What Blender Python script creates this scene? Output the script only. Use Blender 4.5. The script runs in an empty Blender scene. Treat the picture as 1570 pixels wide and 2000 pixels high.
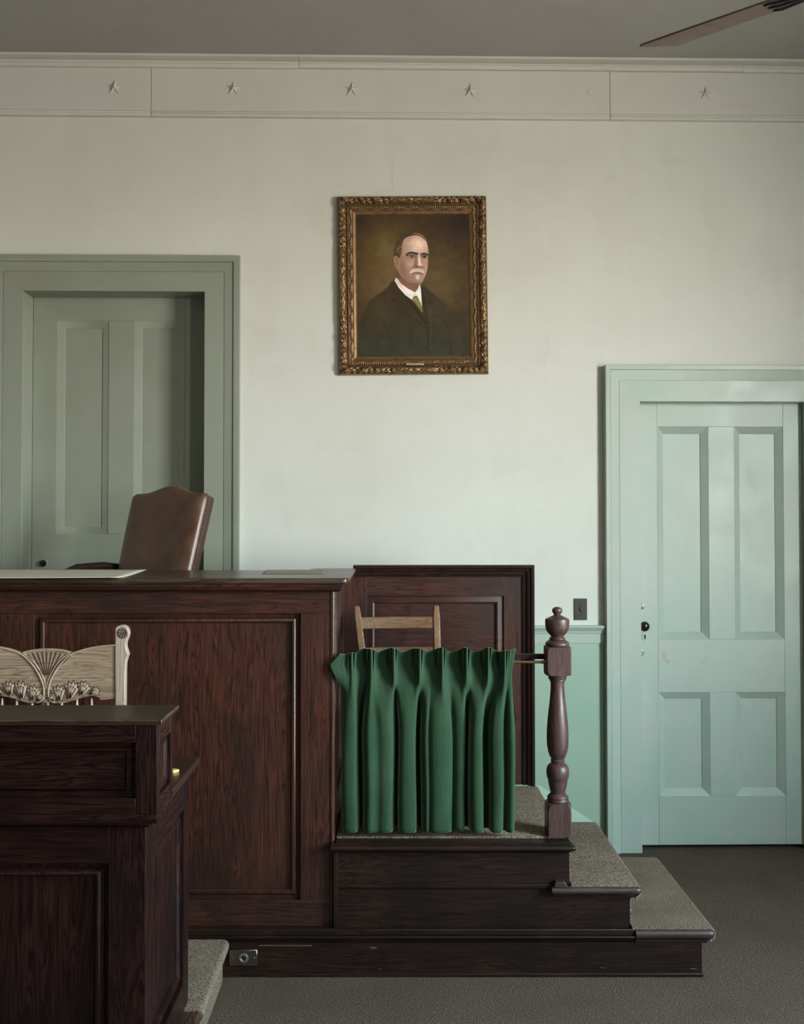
import bpy, bmesh, math, random
import numpy as np
from mathutils import Matrix, Vector, noise as mnoise

random.seed(4)
R = math.radians
scene = bpy.context.scene
COL = scene.collection

# ------------------------------------------------------------------ camera
FPX, PITCH = 2100.0, R(1.3)
CX, HORIZON = 760.0, 1016.0
CY = HORIZON - FPX * math.tan(PITCH)
H = 1.875
cam_d = bpy.data.cameras.new('camera')
cam = bpy.data.objects.new('camera', cam_d)
COL.objects.link(cam)
cam.location = (0, 0, H)
cam.rotation_euler = (R(90) + PITCH, 0, 0)
cam_d.sensor_fit = 'VERTICAL'
cam_d.sensor_height = 24
cam_d.lens = FPX / 2000 * 24
cam_d.shift_x = (785 - CX) / 2000
cam_d.shift_y = (CY - 1000) / 2000
cam_d.clip_start = 0.05
scene.camera = cam

# ------------------------------------------------------------------ light and exposure
scene.view_settings.view_transform = 'Standard'
scene.view_settings.look = 'None'
scene.view_settings.gamma = 1
scene.view_settings.use_curve_mapping = False
scene.view_settings.exposure = 1.0

# overcast daylight: cool bright sky above the horizon, dim warm ground below, let in by the side windows
world = bpy.data.worlds.new('world')
scene.world = world
world.use_nodes = True
wn = world.node_tree
bg = wn.nodes['Background']
_tc = wn.nodes.new('ShaderNodeTexCoord')
_sp = wn.nodes.new('ShaderNodeSeparateXYZ')
_rp = wn.nodes.new('ShaderNodeValToRGB')
_mr = wn.nodes.new('ShaderNodeMapRange')
_mr.inputs[1].default_value = -1.0
_mr.inputs[2].default_value = 1.0
wn.links.new(_tc.outputs['Generated'], _sp.inputs[0])
wn.links.new(_sp.outputs['Z'], _mr.inputs[0])
wn.links.new(_mr.outputs[0], _rp.inputs[0])
wn.links.new(_rp.outputs[0], bg.inputs[0])
els = _rp.color_ramp.elements
els[0].position = 0.0
els[0].color = (0.32, 0.275, 0.235, 1)
els[1].position = 1.0
els[1].color = (0.30, 0.44, 0.52, 1)
for p_, c_ in ((0.44, (0.54, 0.47, 0.41)), (0.50, (0.86, 0.81, 0.74)), (0.54, (1.0, 0.99, 0.99)), (0.60, (0.78, 0.95, 1.02)), (0.70, (0.52, 0.70, 0.78))):
    e_ = els.new(p_)
    e_.color = (*c_, 1)
bg.inputs[1].default_value = 31.5

WIN = [(1.5, 3.05), (-2.15, -1.1)]       # window openings along the right wall
WZ0, WZ1 = 1.05, 3.7
WALL_R = 3.6
for i, (a, b) in enumerate(WIN):
    ld = bpy.data.lights.new('window_portal', 'AREA')
    ld.shape = 'RECTANGLE'
    ld.size = WZ1 - WZ0
    ld.size_y = b - a
    ld.cycles.is_portal = True
    lo = bpy.data.objects.new('window_portal', ld)
    COL.objects.link(lo)
    lo.location = (WALL_R + 0.26, (a + b) / 2, (WZ0 + WZ1) / 2)
    lo.rotation_euler = (0, R(90), 0)


# ------------------------------------------------------------------ picture rays -> points on known planes
def ray(X, Y):
    a, b = (X - CX) / FPX, (CY - Y) / FPX
    c, s = math.cos(PITCH), math.sin(PITCH)
    return Vector((a, c - b * s, s + b * c))


def at_y(X, Y, y):
    d = ray(X, Y)
    t = y / d.y
    return d.x * t, H + d.z * t


def at_z(X, Y, z):
    d = ray(X, Y)
    t = (z - H) / d.z
    return d.x * t, d.y * t


def zt(X, Y, y):
    return at_y(X, Y, y)[1]


def xt(X, Y, y):
    return at_y(X, Y, y)[0]


WALL_D, YAW = 6.087, R(1.2)
FW = Matrix.Translation((0, WALL_D, 0)) @ Matrix.Rotation(YAW, 4, 'Z')
FG = Matrix.Identity(4)
_inv = FW.inverted()


def pw(X, Y, n=0.0):
    """point on the plane parallel to the back wall, n metres behind its face (negative: in front) -> (u, z)"""
    o = _inv @ Vector((0, 0, H))
    d = _inv.to_3x3() @ ray(X, Y)
    t = (n - o.y) / d.y
    p = o + d * t
    return p.x, p.z


# ------------------------------------------------------------------ mesh builder
class MB:
    def __init__(s):
        s.v, s.f, s.m, s.mi = [], [], [], 0

    def face(s, pts):
        n = len(s.v)
        s.v += [tuple(p) for p in pts]
        s.f.append(tuple(range(n, n + len(pts))))
        s.m.append(s.mi)

    def idx(s, verts, faces):
        n = len(s.v)
        s.v += [tuple(p) for p in verts]
        for f in faces:
            s.f.append(tuple(i + n for i in f))
            s.m.append(s.mi)

    def box(s, x0, x1, y0, y1, z0, z1, M=None):
        p = [(x, y, z) for x in (x0, x1) for y in (y0, y1) for z in (z0, z1)]
        if M:
            p = [M(*q) for q in p]
        s.idx(p, [(0, 1, 3, 2), (4, 6, 7, 5), (0, 4, 5, 1), (2, 3, 7, 6), (0, 2, 6, 4), (1, 5, 7, 3)])
        return s

    def prism(s, poly, a, b, M):
        """polygon (u,v) extruded from d=a to d=b, M(u,v,d)->xyz"""
        n = len(poly)
        vs = [M(u, v, a) for u, v in poly] + [M(u, v, b) for u, v in poly]
        fs = [tuple(range(n)), tuple(range(n, 2 * n))] + [(i, (i + 1) % n, n + (i + 1) % n, n + i) for i in range(n)]
        s.idx(vs, fs)
        return s

    def loops(s, rings, cap0=False, cap1=False, closed=True):
        n = len(rings[0])
        vs = [p for r in rings for p in r]
        fs = []
        for k in range(len(rings) - 1):
            for i in range(n if closed else n - 1):
                j = (i + 1) % n
                fs.append((k * n + i, k * n + j, (k + 1) * n + j, (k + 1) * n + i))
        if cap0:
            fs.append(tuple(range(n)))
        if cap1:
            fs.append(tuple((len(rings) - 1) * n + i for i in range(n)))
        s.idx(vs, fs)
        return s

    def panel(s, M, u0, u1, v0, v1, prof):
        """nested rectangular loops: prof = [(inset, d)...], last one filled"""
        rings = []
        for w, d in prof:
            rings.append([M(u0 + w, v0 + w, d), M(u1 - w, v0 + w, d), M(u1 - w, v1 - w, d), M(u0 + w, v1 - w, d)])
        return s.loops(rings, cap1=True)

    def lathe(s, prof, c=(0, 0, 0), n=32, axis='z'):
        rings = []
        for r, z in prof:
            ring = []
            for k in range(n):
                a = 2 * math.pi * k / n
                p = (r * math.cos(a), r * math.sin(a), z)
                if axis == 'y':
                    p = (p[0], p[2], p[1])
                elif axis == 'x':
                    p = (p[2], p[0], p[1])
                ring.append((p[0] + c[0], p[1] + c[1], p[2] + c[2]))
            rings.append(ring)
        return s.loops(rings, cap0=prof[0][0] > 1e-5, cap1=prof[-1][0] > 1e-5)

    def tube(s, path, r, n=10, sx=1.0, sy=1.0):
        path = [Vector(p) for p in path]
        rs = r if isinstance(r, (list, tuple)) else [r] * len(path)
        rings = []
        up = Vector((0, 0, 1))
        for i, p in enumerate(path):
            t = (path[min(i + 1, len(path) - 1)] - path[max(i - 1, 0)]).normalized()
            a = t.cross(up)
            if a.length < 1e-3:
                a = t.cross(Vector((0, 1, 0)))
            a.normalize()
            b = t.cross(a)
            rings.append([p + a * (rs[i] * sx * math.cos(2 * math.pi * k / n)) + b * (rs[i] * sy * math.sin(2 * math.pi * k / n)) for k in range(n)])
        return s.loops(rings, True, True)

    def blob(s, c, r, n=12, m=8):
        rings = []
        for i in range(m + 1):
            th = math.pi * i / m
            rings.append([(c[0] + r[0] * math.sin(th) * math.cos(2 * math.pi * k / n),
                           c[1] + r[1] * math.cos(th),
                           c[2] + r[2] * math.sin(th) * math.sin(2 * math.pi * k / n)) for k in range(n)])
        return s.loops(rings)


def MY(y0):
    """face looking towards the camera at depth y0: (u,v,d)->x,z with d out towards the camera"""
    return lambda u, v, d: (u, y0 - d, v)


def MX(x0):
    """face looking to +x: u runs in depth"""
    return lambda u, v, d: (x0 + d, u, v)


def prop(o, label=None, cat=None, group=None, kind=None):
    if label: o['label'] = label
    if cat: o['category'] = cat
    if group: o['group'] = group
    if kind: o['kind'] = kind
    return o


def thing(name, label, cat, loc=(0, 0, 0), frame=FG, group=None, kind=None):
    o = bpy.data.objects.new(name, None)
    COL.objects.link(o)
    o.empty_display_size = 0.1
    o.matrix_world = frame @ Matrix.Translation(loc)
    o['_o'] = tuple(loc)
    return prop(o, label, cat, group, kind)


def build(name, mb, mats, parent=None, frame=FG, origin=None, bev=0.0, smooth=40, label=None, sub=0, solid=0, kind=None, seg=2):
    if not isinstance(mats, (list, tuple)):
        mats = [mats]
    org = Vector((0, 0, 0))
    p = parent
    if parent is not None:
        while p is not None:
            org += Vector(p['_o'])
            p = p.parent
        loc = Vector((0, 0, 0))
    else:
        if origin is None:
            a = np.array(mb.v)
            origin = ((a[:, 0].min() + a[:, 0].max()) / 2, (a[:, 1].min() + a[:, 1].max()) / 2, a[:, 2].min())
        org = Vector(origin)
        loc = org
    me = bpy.data.meshes.new(name)
    me.from_pydata([tuple(Vector(v) - org) for v in mb.v], [], mb.f)
    for m in mats:
        me.materials.append(m)
    me.polygons.foreach_set('material_index', mb.m)
    bm = bmesh.new()
    bm.from_mesh(me)
    bmesh.ops.remove_doubles(bm, verts=bm.verts, dist=1e-5)
    bmesh.ops.recalc_face_normals(bm, faces=bm.faces)
    bm.to_mesh(me)
    bm.free()
    me.shade_smooth()
    if smooth:
        me.set_sharp_from_angle(angle=R(smooth))
    o = bpy.data.objects.new(name, me)
    COL.objects.link(o)
    o['_o'] = (0.0, 0.0, 0.0)
    if parent is not None:
        o.parent = parent
    else:
        o.matrix_world = frame @ Matrix.Translation(loc)
        o['_o'] = tuple(loc)
    if solid:
        md = o.modifiers.new('solid', 'SOLIDIFY'); md.thickness = solid; md.offset = 0
    if bev:
        md = o.modifiers.new('bevel', 'BEVEL'); md.width = bev; md.segments = seg; md.limit_method = 'ANGLE'; md.angle_limit = R(40)
        md.harden_normals = False
    if sub:
        md = o.modifiers.new('sub', 'SUBSURF'); md.levels = sub; md.render_levels = sub
    if label: o['label'] = label
    if kind: o['kind'] = kind
    return o


def structure(name, mb, mats, frame=FG, bev=0.0, **k):
    o = build(name, mb, mats, frame=frame, origin=(0, 0, 0), bev=bev, **k)
    o['kind'] = 'structure'
    return o


# ------------------------------------------------------------------ materials
class NT:
    def __init__(s, name):
        s.m = bpy.data.materials.new(name)
        s.m.use_nodes = True
        s.t = s.m.node_tree
        s.b = s.t.nodes['Principled BSDF']
        s.tc = s.t.nodes.new('ShaderNodeTexCoord')

    def n(s, typ, **k):
        x = s.t.nodes.new('ShaderNode' + typ)
        for a, b in k.items():
            setattr(x, a, b)
        return x

    def l(s, a, b):
        s.t.links.new(a, b)

    def coords(s, scale=(1, 1, 1), rot=(0, 0, 0)):
        m = s.n('Mapping')
        m.inputs['Scale'].default_value = scale
        m.inputs['Rotation'].default_value = rot
        s.l(s.tc.outputs['Object'], m.inputs['Vector'])
        return m.outputs[0]

    def noise(s, scale, detail=4, rough=0.55, dist=0.0, vec=None):
        x = s.n('TexNoise')
        x.inputs['Scale'].default_value = scale
        x.inputs['Detail'].default_value = detail
        x.inputs['Roughness'].default_value = rough
        x.inputs['Distortion'].default_value = dist
        s.l(vec if vec is not None else s.tc.outputs['Object'], x.inputs['Vector'])
        return x.outputs['Fac']

    def ramp(s, fac, stops):
        x = s.n('ValToRGB')
        e = x.color_ramp.elements
        e[0].position, e[1].position = stops[0][0], stops[-1][0]
        def c4(c): return (c, c, c, 1) if isinstance(c, (int, float)) else (*c, 1)
        e[0].color, e[1].color = c4(stops[0][1]), c4(stops[-1][1])
        for p, c in stops[1:-1]:
            q = e.new(p); q.color = c4(c)
        s.l(fac, x.inputs[0])
        return x.outputs[0]

    def mix(s, fac, a, b, mode='MIX'):
        x = s.n('Mix', data_type='RGBA', blend_type=mode)
        for sock, v in ((x.inputs[0], fac), (x.inputs[6], a), (x.inputs[7], b)):
            if isinstance(v, (int, float)): sock.default_value = v
            elif isinstance(v, tuple): sock.default_value = (*v, 1)
            else: s.l(v, sock)
        return x.outputs[2]

    def math(s, op, a, b=0.0):
        x = s.n('Math', operation=op)
        for i, v in enumerate((a, b)):
            if isinstance(v, (int, float)): x.inputs[i].default_value = v
            else: s.l(v, x.inputs[i])
        return x.outputs[0]

    def bump(s, h, strength=0.3, dist=0.002):
        x = s.n('Bump')
        x.inputs['Strength'].default_value = strength
        x.inputs['Distance'].default_value = dist
        s.l(h, x.inputs['Height'])
        s.l(x.outputs[0], s.b.inputs['Normal'])
        return x

    def set(s, **k):
        for a, v in k.items():
            i = s.b.inputs[a.replace('_', ' ')]
            if isinstance(v, tuple): i.default_value = (*v, 1) if len(v) == 3 and i.type == 'RGBA' else v
            elif isinstance(v, (int, float)): i.default_value = v
            else: s.l(v, i)
        return s.m


def m_wood(name, dark, mid, light, axis='z', rough=0.38, blotch=0.8, spec=0.5, coat=0.12, grain=1.0, bumpy=0.25, ring=1.0):
    t = NT(name)
    k = {'x': 0, 'y': 1, 'z': 2}[axis]
    sc = [14.0 * grain] * 3; sc[k] = 0.9 * grain
    c = t.coords(tuple(sc))
    ring_n = t.noise(1.3 * ring, 3, 0.5, 1.6, c)
    band = t.math('FRACT', t.math('MULTIPLY', ring_n, 9.0))
    sc2 = [120.0] * 3; sc2[k] = 3.0
    fine = t.noise(1.6, 5, 0.7, 0.2, t.coords(tuple(sc2)))
    col = t.ramp(band, [(0.0, mid), (0.5, light), (0.82, mid), (1.0, dark)])
    col = t.mix(t.ramp(fine, [(0.35, 0.75), (0.6, 0.0)]), col, dark)
    bl = t.noise(2.6, 5, 0.6, 0.6)
    col = t.mix(t.math('MULTIPLY', t.ramp(bl, [(0.42, 0.0), (0.68, 1.0)]), blotch), col, dark)
    t.bump(t.mix(0.5, fine, band), bumpy, 0.0006)
    r = t.ramp(bl, [(0.3, rough * 0.85), (0.75, min(1, rough * 1.35))])
    return t.set(Base_Color=col, Roughness=r, Specular_IOR_Level=spec, Coat_Weight=coat, Coat_Roughness=0.22)


def m_paint(name, c1, c2, c3, rough=0.42, brush='z', chips=0.0, chipcol=(0.2, 0.17, 0.12)):
    t = NT(name)
    a = t.noise(1.1, 4, 0.55, 0.3)
    b = t.noise(6.0, 5, 0.6, 0.4)
    col = t.mix(t.ramp(a, [(0.38, 0.0), (0.62, 1.0)]), c1, c2)
    col = t.mix(t.math('MULTIPLY', t.ramp(b, [(0.45, 0.0), (0.75, 1.0)]), 0.6), col, c3)
    sc = [55.0] * 3; sc['xyz'.index(brush)] = 2.5
    br = t.noise(2.0, 4, 0.6, 0.1, t.coords(tuple(sc)))
    lump = t.noise(28.0, 3, 0.5)
    if chips:
        ch = t.ramp(t.noise(9.0, 8, 0.75), [(chips, 0.0), (chips + 0.02, 1.0)])
        col = t.mix(ch, col, chipcol)
    t.bump(t.mix(0.35, br, lump), 0.35, 0.0015)
    return t.set(Base_Color=col, Roughness=t.ramp(b, [(0.3, rough * 0.85), (0.8, rough * 1.3)]))


def m_plaster(name, c1, c2, c3, rough=0.6, bump=0.25):
    t = NT(name)
    a = t.noise(0.7, 5, 0.6, 0.5)
    b = t.noise(3.2, 7, 0.62, 0.8)
    st = t.noise(1.6, 5, 0.6, 0.2, t.coords((3.0, 3.0, 0.5)))
    col = t.mix(t.ramp(a, [(0.35, 0.0), (0.66, 1.0)]), c1, c2)
    col = t.mix(t.math('MULTIPLY', t.ramp(b, [(0.5, 0.0), (0.78, 1.0)]), 0.45), col, c3)
    col = t.mix(t.math('MULTIPLY', t.ramp(st, [(0.5, 0.0), (0.8, 1.0)]), 0.3), col, c3)
    vo = t.n('TexVoronoi', feature='DISTANCE_TO_EDGE')
    vo.inputs['Scale'].default_value = 0.55
    wob = t.mix(0.16, t.tc.outputs['Object'], t.n('TexNoise').outputs['Color'])
    t.l(wob, vo.inputs['Vector'])
    crack = t.ramp(vo.outputs['Distance'], [(0.0, 1.0), (0.0025, 0.0)])
    crm = t.ramp(t.noise(0.9, 2, 0.5), [(0.60, 0.0), (0.66, 1.0)])
    ck = t.math('MULTIPLY', crack, crm)
    col = t.mix(t.math('MULTIPLY', ck, 0.22), col, (0.3, 0.28, 0.22))
    nick = t.ramp(t.noise(34.0, 2, 0.5), [(0.80, 0.0), (0.815, 1.0)])
    col = t.mix(t.math('MULTIPLY', nick, 0.7), col, (0.32, 0.28, 0.22))
    t.bump(t.mix(0.5, t.noise(9, 4, 0.6), t.noise(60, 3, 0.6)), bump, 0.004)
    return t.set(Base_Color=col, Roughness=rough)


def m_carpet(name, a, b, c):
    t = NT(name)
    n1 = t.noise(170.0, 2, 0.8)
    n2 = t.noise(60.0, 4, 0.8)
    big = t.noise(2.2, 5, 0.6, 0.5)
    col = t.mix(t.ramp(n1, [(0.42, 0.0), (0.60, 1.0)]), a, b)
    col = t.mix(t.ramp(n2, [(0.46, 0.0), (0.58, 0.45)]), col, c)
    col = t.mix(t.ramp(big, [(0.45, 0.0), (0.75, 0.5)]), col, (0.07, 0.054, 0.038))
    t.bump(t.mix(0.5, n1, n2), 0.8, 0.004)
    return t.set(Base_Color=col, Roughness=0.95, Specular_IOR_Level=0.05)


def m_plain(name, col, rough=0.5, metal=0.0, spec=0.5, vary=0.15, scale=20.0, bump=0.0):
    t = NT(name)
    n = t.noise(scale, 4, 0.6)
    c = t.mix(t.ramp(n, [(0.35, 0.0), (0.7, 1.0)]), tuple(x * (1 - vary) for x in col), tuple(min(1, x * (1 + vary)) for x in col))
    if bump:
        t.bump(n, bump, 0.002)
    return t.set(Base_Color=c, Roughness=rough, Metallic=metal, Specular_IOR_Level=spec)


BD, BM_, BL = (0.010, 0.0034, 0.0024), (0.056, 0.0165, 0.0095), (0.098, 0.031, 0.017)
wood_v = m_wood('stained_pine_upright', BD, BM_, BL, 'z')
wood_h = m_wood('stained_pine_level', BD, BM_, BL, 'x')
wood_y = m_wood('stained_pine_depth', BD, BM_, BL, 'y')
top_h = m_wood('bench_top_wood', (0.02, 0.011, 0.008), (0.05, 0.03, 0.021), (0.08, 0.052, 0.036), 'x', rough=0.3, blotch=0.3)
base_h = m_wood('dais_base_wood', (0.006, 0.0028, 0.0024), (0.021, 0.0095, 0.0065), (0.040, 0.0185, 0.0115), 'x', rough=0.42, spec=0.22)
DD, DM, DL = (0.005, 0.0014, 0.0014), (0.017, 0.0055, 0.0048), (0.040, 0.016, 0.012)
desk_v = m_wood('desk_wood_upright', DD, DM, DL, 'z', rough=0.40, spec=0.22, coat=0.0)
desk_h = m_wood('desk_wood_level', DD, DM, DL, 'x', rough=0.40, spec=0.2, coat=0.0)
desk_y = m_wood('desk_wood_depth', DD, DM, DL, 'y', rough=0.40, spec=0.3, coat=0.0)
desk_top = m_wood('desk_top_wood', (0.014, 0.008, 0.006), (0.034, 0.019, 0.013), (0.055, 0.033, 0.022), 'x', rough=0.3, blotch=0.3)
edge_wood = m_wood('worn_edge_wood', (0.03, 0.014, 0.008), (0.09, 0.045, 0.025), (0.16, 0.085, 0.05), 'x', rough=0.45)
post_wood = m_wood('newel_wood', (0.028, 0.0135, 0.0125), (0.078, 0.037, 0.032), (0.120, 0.062, 0.053), 'z', rough=0.42, blotch=0.25, grain=1.3)
oak_v = m_wood('oak_upright_glare', (0.26, 0.20, 0.15), (0.50, 0.385, 0.30), (0.55, 0.475, 0.385), 'z', rough=0.3, blotch=0.15)  # uprights paler than the level oak: window glare put into the colour
oak_h = m_wood('pale_oak_level', (0.17, 0.115, 0.07), (0.38, 0.275, 0.185), (0.46, 0.365, 0.26), 'x', rough=0.27, blotch=0.15)
oak_plain = m_plain('carved_oak', (0.46, 0.36, 0.26), 0.33)
carved = m_plain('carved_recess_dark', (0.055, 0.036, 0.026), 0.5)  # darker tone for the carved grooves, leaf outlines and rosette ground
honey_v = m_wood('honey_wood_upright', (0.10, 0.05, 0.024), (0.23, 0.125, 0.062), (0.29, 0.165, 0.085), 'z', rough=0.35, blotch=0.2)
honey_h = m_wood('honey_wood_level', (0.09, 0.045, 0.022), (0.2, 0.105, 0.052), (0.25, 0.14, 0.07), 'x', rough=0.38, blotch=0.2)
blade_wood = m_wood('fan_blade_wood', (0.05, 0.03, 0.022), (0.115, 0.073, 0.052), (0.15, 0.1, 0.075), 'x', rough=0.45, blotch=0.2)

mint_dim_v = m_paint('dimmed_mint_paint', (0.255, 0.285, 0.215), (0.275, 0.315, 0.25), (0.30, 0.31, 0.275), brush='z', rough=0.38)  # left door: mint paint with dim warm light put into its colour
mint_dim_h = m_paint('dimmed_mint_paint_level', (0.255, 0.285, 0.215), (0.27, 0.305, 0.24), (0.30, 0.31, 0.275), brush='x', rough=0.38)
mint_v = m_paint('mint_paint', (0.375, 0.485, 0.41), (0.425, 0.50, 0.44), (0.48, 0.49, 0.455), brush='z', rough=0.38, chips=0.735, chipcol=(0.25, 0.24, 0.18))
mint_h = m_paint('mint_paint_level', (0.375, 0.485, 0.41), (0.425, 0.50, 0.44), (0.48, 0.49, 0.455), brush='x', rough=0.38, chips=0.735, chipcol=(0.25, 0.24, 0.18))
wains = m_paint('wainscot_paint', (0.32, 0.47, 0.37), (0.36, 0.49, 0.38), (0.40, 0.47, 0.36), brush='z', rough=0.4)
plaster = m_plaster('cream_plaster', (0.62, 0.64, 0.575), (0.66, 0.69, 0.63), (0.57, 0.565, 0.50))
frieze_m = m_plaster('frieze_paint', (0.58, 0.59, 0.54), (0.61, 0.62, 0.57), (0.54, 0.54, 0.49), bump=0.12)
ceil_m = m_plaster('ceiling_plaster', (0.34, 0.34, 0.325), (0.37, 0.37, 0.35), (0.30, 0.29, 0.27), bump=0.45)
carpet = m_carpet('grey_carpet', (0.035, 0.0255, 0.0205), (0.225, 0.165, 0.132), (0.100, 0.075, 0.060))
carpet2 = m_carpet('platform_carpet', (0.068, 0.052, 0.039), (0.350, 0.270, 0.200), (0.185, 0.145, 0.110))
worn_m = m_plain('bare_worn_wood', (0.10, 0.052, 0.028), 0.6)
brass = m_plain('aged_brass', (0.42, 0.29, 0.15), 0.33, 1.0)
black_knob = m_plain('dark_knob', (0.018, 0.010, 0.008), 0.12)
dull_metal = m_plain('dull_metal', (0.30, 0.26, 0.22), 0.4, 0.8)
switch_m = m_plain('switch_plate', (0.042, 0.040, 0.033), 0.45, 0.3)
black_m = m_plain('black_recess', (0.004, 0.004, 0.004), 0.7)
steel = m_plain('plate_steel', (0.20, 0.15, 0.14), 0.28, 0.9)
screw_m = m_plain('bright_screw', (0.7, 0.72, 0.75), 0.25, 1.0)
paper_m = m_plain('cream_paper', (0.62, 0.57, 0.47), 0.75, vary=0.05, scale=3)
paper2_m = m_plain('brown_blotter_paper', (0.20, 0.17, 0.135), 0.5, vary=0.08)
yellow_m = m_plain('yellow_paper', (0.75, 0.55, 0.16), 0.6)
iron_m = m_plain('fan_iron', (0.03, 0.025, 0.03), 0.4, 0.6)

# ------------------------------------------------------------------ room shell
ZC = pw(785, 108, -0.11)[1]          # ceiling height
XL, YB = -7.5, -9.0
ZD1 = 0.56                           # sill of the raised door (platform level)


def wm(n0=0.0):
    """back-wall face mapping: u along wall, v up, d out from the wall"""
    return lambda u, v, d: (u, n0 - d, v)


# door openings on the wall face
o1l, o1t = pw(47, 569)
o1r, _ = pw(401, 572)
o2l, o2t = pw(1248, 785)
o2r, _ = pw(1574, 785)
TH = 0.30
mb = MB()
def wbox(u0, u1, z0, z1): mb.box(u0, u1, 0.0, TH, z0, z1)
wbox(XL - 0.2, o1l, 0, ZC)
wbox(o1l, o1r, o1t, ZC)
wbox(o1l, o1r, 0, ZD1 - 0.05)
wbox(o1r, o2l, 0, ZC)
wbox(o2l, o2r, o2t, ZC)
wbox(o2r, WALL_R + 0.2, 0, ZC)
mb.box(o1l - .1, o1r + .1, TH, TH + .05, 0, o1t + .1)  # unseen backing added behind each door to stop daylight leaking in
mb.box(o2l - .1, o2r + .1, TH, TH + .05, 0, o2t + .1)
structure('wall_back', mb, plaster, FW)

mb = MB(); mb.box(XL - 0.2, WALL_R + 0.3, YB - 0.2, WALL_D + 0.6, -0.1, 0)
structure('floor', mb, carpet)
mb = MB(); mb.box(XL - 0.2, WALL_R + 0.3, YB - 0.2, WALL_D + 0.6, ZC, ZC + 0.1)
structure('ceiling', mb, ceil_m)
mb = MB(); mb.box(XL - 0.2, XL, YB, WALL_D - 0.16, 0, ZC)
structure('wall_left', mb, plaster)
mb = MB(); mb.box(XL - 0.2, WALL_R + 0.2, YB - 0.2, YB, 0, ZC)
structure('wall_rear', mb, plaster)
mb = MB()
ys = [YB] + [q for w in sorted(WIN) for q in w] + [WALL_D + 0.07]
for i in range(0, len(ys), 2):
    mb.box(WALL_R, WALL_R + 0.25, ys[i], ys[i + 1], 0, ZC)
for a, b in WIN:
    mb.box(WALL_R, WALL_R + 0.25, a, b, 0, WZ0)
    mb.box(WALL_R, WALL_R + 0.25, a, b, WZ1, ZC)
structure('wall_right', mb, plaster)

# windows: painted sash frames with clear panes
def m_glass():
    t = NT('clear_pane')
    tr = t.n('BsdfTransparent'); gl = t.n('BsdfGlossy'); mx = t.n('MixShader')
    gl.inputs['Roughness'].default_value = 0.02
    mx.inputs[0].default_value = 0.06
    t.l(tr.outputs[0], mx.inputs[1]); t.l(gl.outputs[0], mx.inputs[2])
    t.l(mx.outputs[0], t.t.nodes['Material Output'].inputs['Surface'])
    return t.m
glass = m_glass()
for i, (a, b) in enumerate(WIN):
    w = thing('window_%d' % (i + 1), None, None, (WALL_R + 0.1, (a + b) / 2, WZ0), kind='structure')
    mb = MB()
    x0, x1 = WALL_R + 0.08, WALL_R + 0.13
    for ya, yb in ((a, a + .06), (b - .06, b), ((a + b) / 2 - .012, (a + b) / 2 + .012)):
        mb.box(x0, x1, ya, yb, WZ0, WZ1)
    for z in (WZ0, (WZ0 + WZ1) / 2 - .03, WZ1 - .06):
        mb.box(x0, x1, a, b, z, z + .06)
    build('window_frame', mb, mint_v, w)
    mb = MB(); mb.box(x0 + .02, x0 + .025, a + .05, b - .05, WZ0 + .05, WZ1 - .05)
    build('pane', mb, glass, w)
    mb = MB(); mb.box(WALL_R - .05, WALL_R + .25, a - .04, b + .04, WZ0 - .04, WZ0)
    build('window_sill', mb, mint_h, w, bev=.004)

# crown moulding (cove) and frieze
u0, u1 = XL + 0.01, WALL_R - 0.01
zb = pw(785, 133, -0.045)[1]
zf0 = pw(785, 230, -0.03)[1]
zf1 = pw(785, 219, -0.03)[1]
ch = ZC - zb
prof = [(0, zb - 0.002), (0.045, zb - 0.002), (0.052, zb + 0.006), (0.052, zb + 0.018), (0.045, zb + 0.024), (0.045, zb + 0.03)]
for k in range(9):
    a = math.pi / 2 * k / 8
    prof.append((0.045 + 0.055 * (1 - math.cos(a)), zb + 0.03 + (ch - 0.045) * math.sin(a)))
prof += [(0.112, ZC - 0.014), (0.112, ZC - 0.001), (0, ZC - 0.001)]
mb = MB()
segs = [u0, pw(585, 120)[0], pw(1446, 120)[0], u1]
for i in range(3):
    a, b = segs[i] + (0.0008 if i else 0), segs[i + 1] - 0.0008
    dz = (-0.004, 0.0, -0.003)[i]
    mb.loops([[(a, -n, z + (dz if z < ZC - .02 else 0)) for n, z in prof], [(b, -n, z + (dz if z < ZC - .02 else 0)) for n, z in prof]], True, True)
structure('trim_1', mb, frieze_m, FW, smooth=30)
# frieze boards with two vertical seams
s1 = pw(295, 175, -0.025)[0]; s2 = pw(1191, 175, -0.025)[0]
mb = MB()
for a, b in ((u0, s1), (s1, s2), (s2, u1)):
    a += 0.0012; b -= 0.0012
    mb.box(a, b, -0.025, -0.001, zf1 - 0.001, zb - 0.0025)
    mb.prism([(0.0, zf0), (0.026, zf0), (0.034, zf0 + 0.008), (0.034, zf0 + 0.016), (0.028, zf1 - 0.012), (0.031, zf1 - 0.006), (0.025, zf1), (0, zf1)], a, b, lambda n, z, d: (d, -n - 0.0005, z))
structure('trim_2', mb, frieze_m, FW, bev=0.0012, smooth=30)

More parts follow.
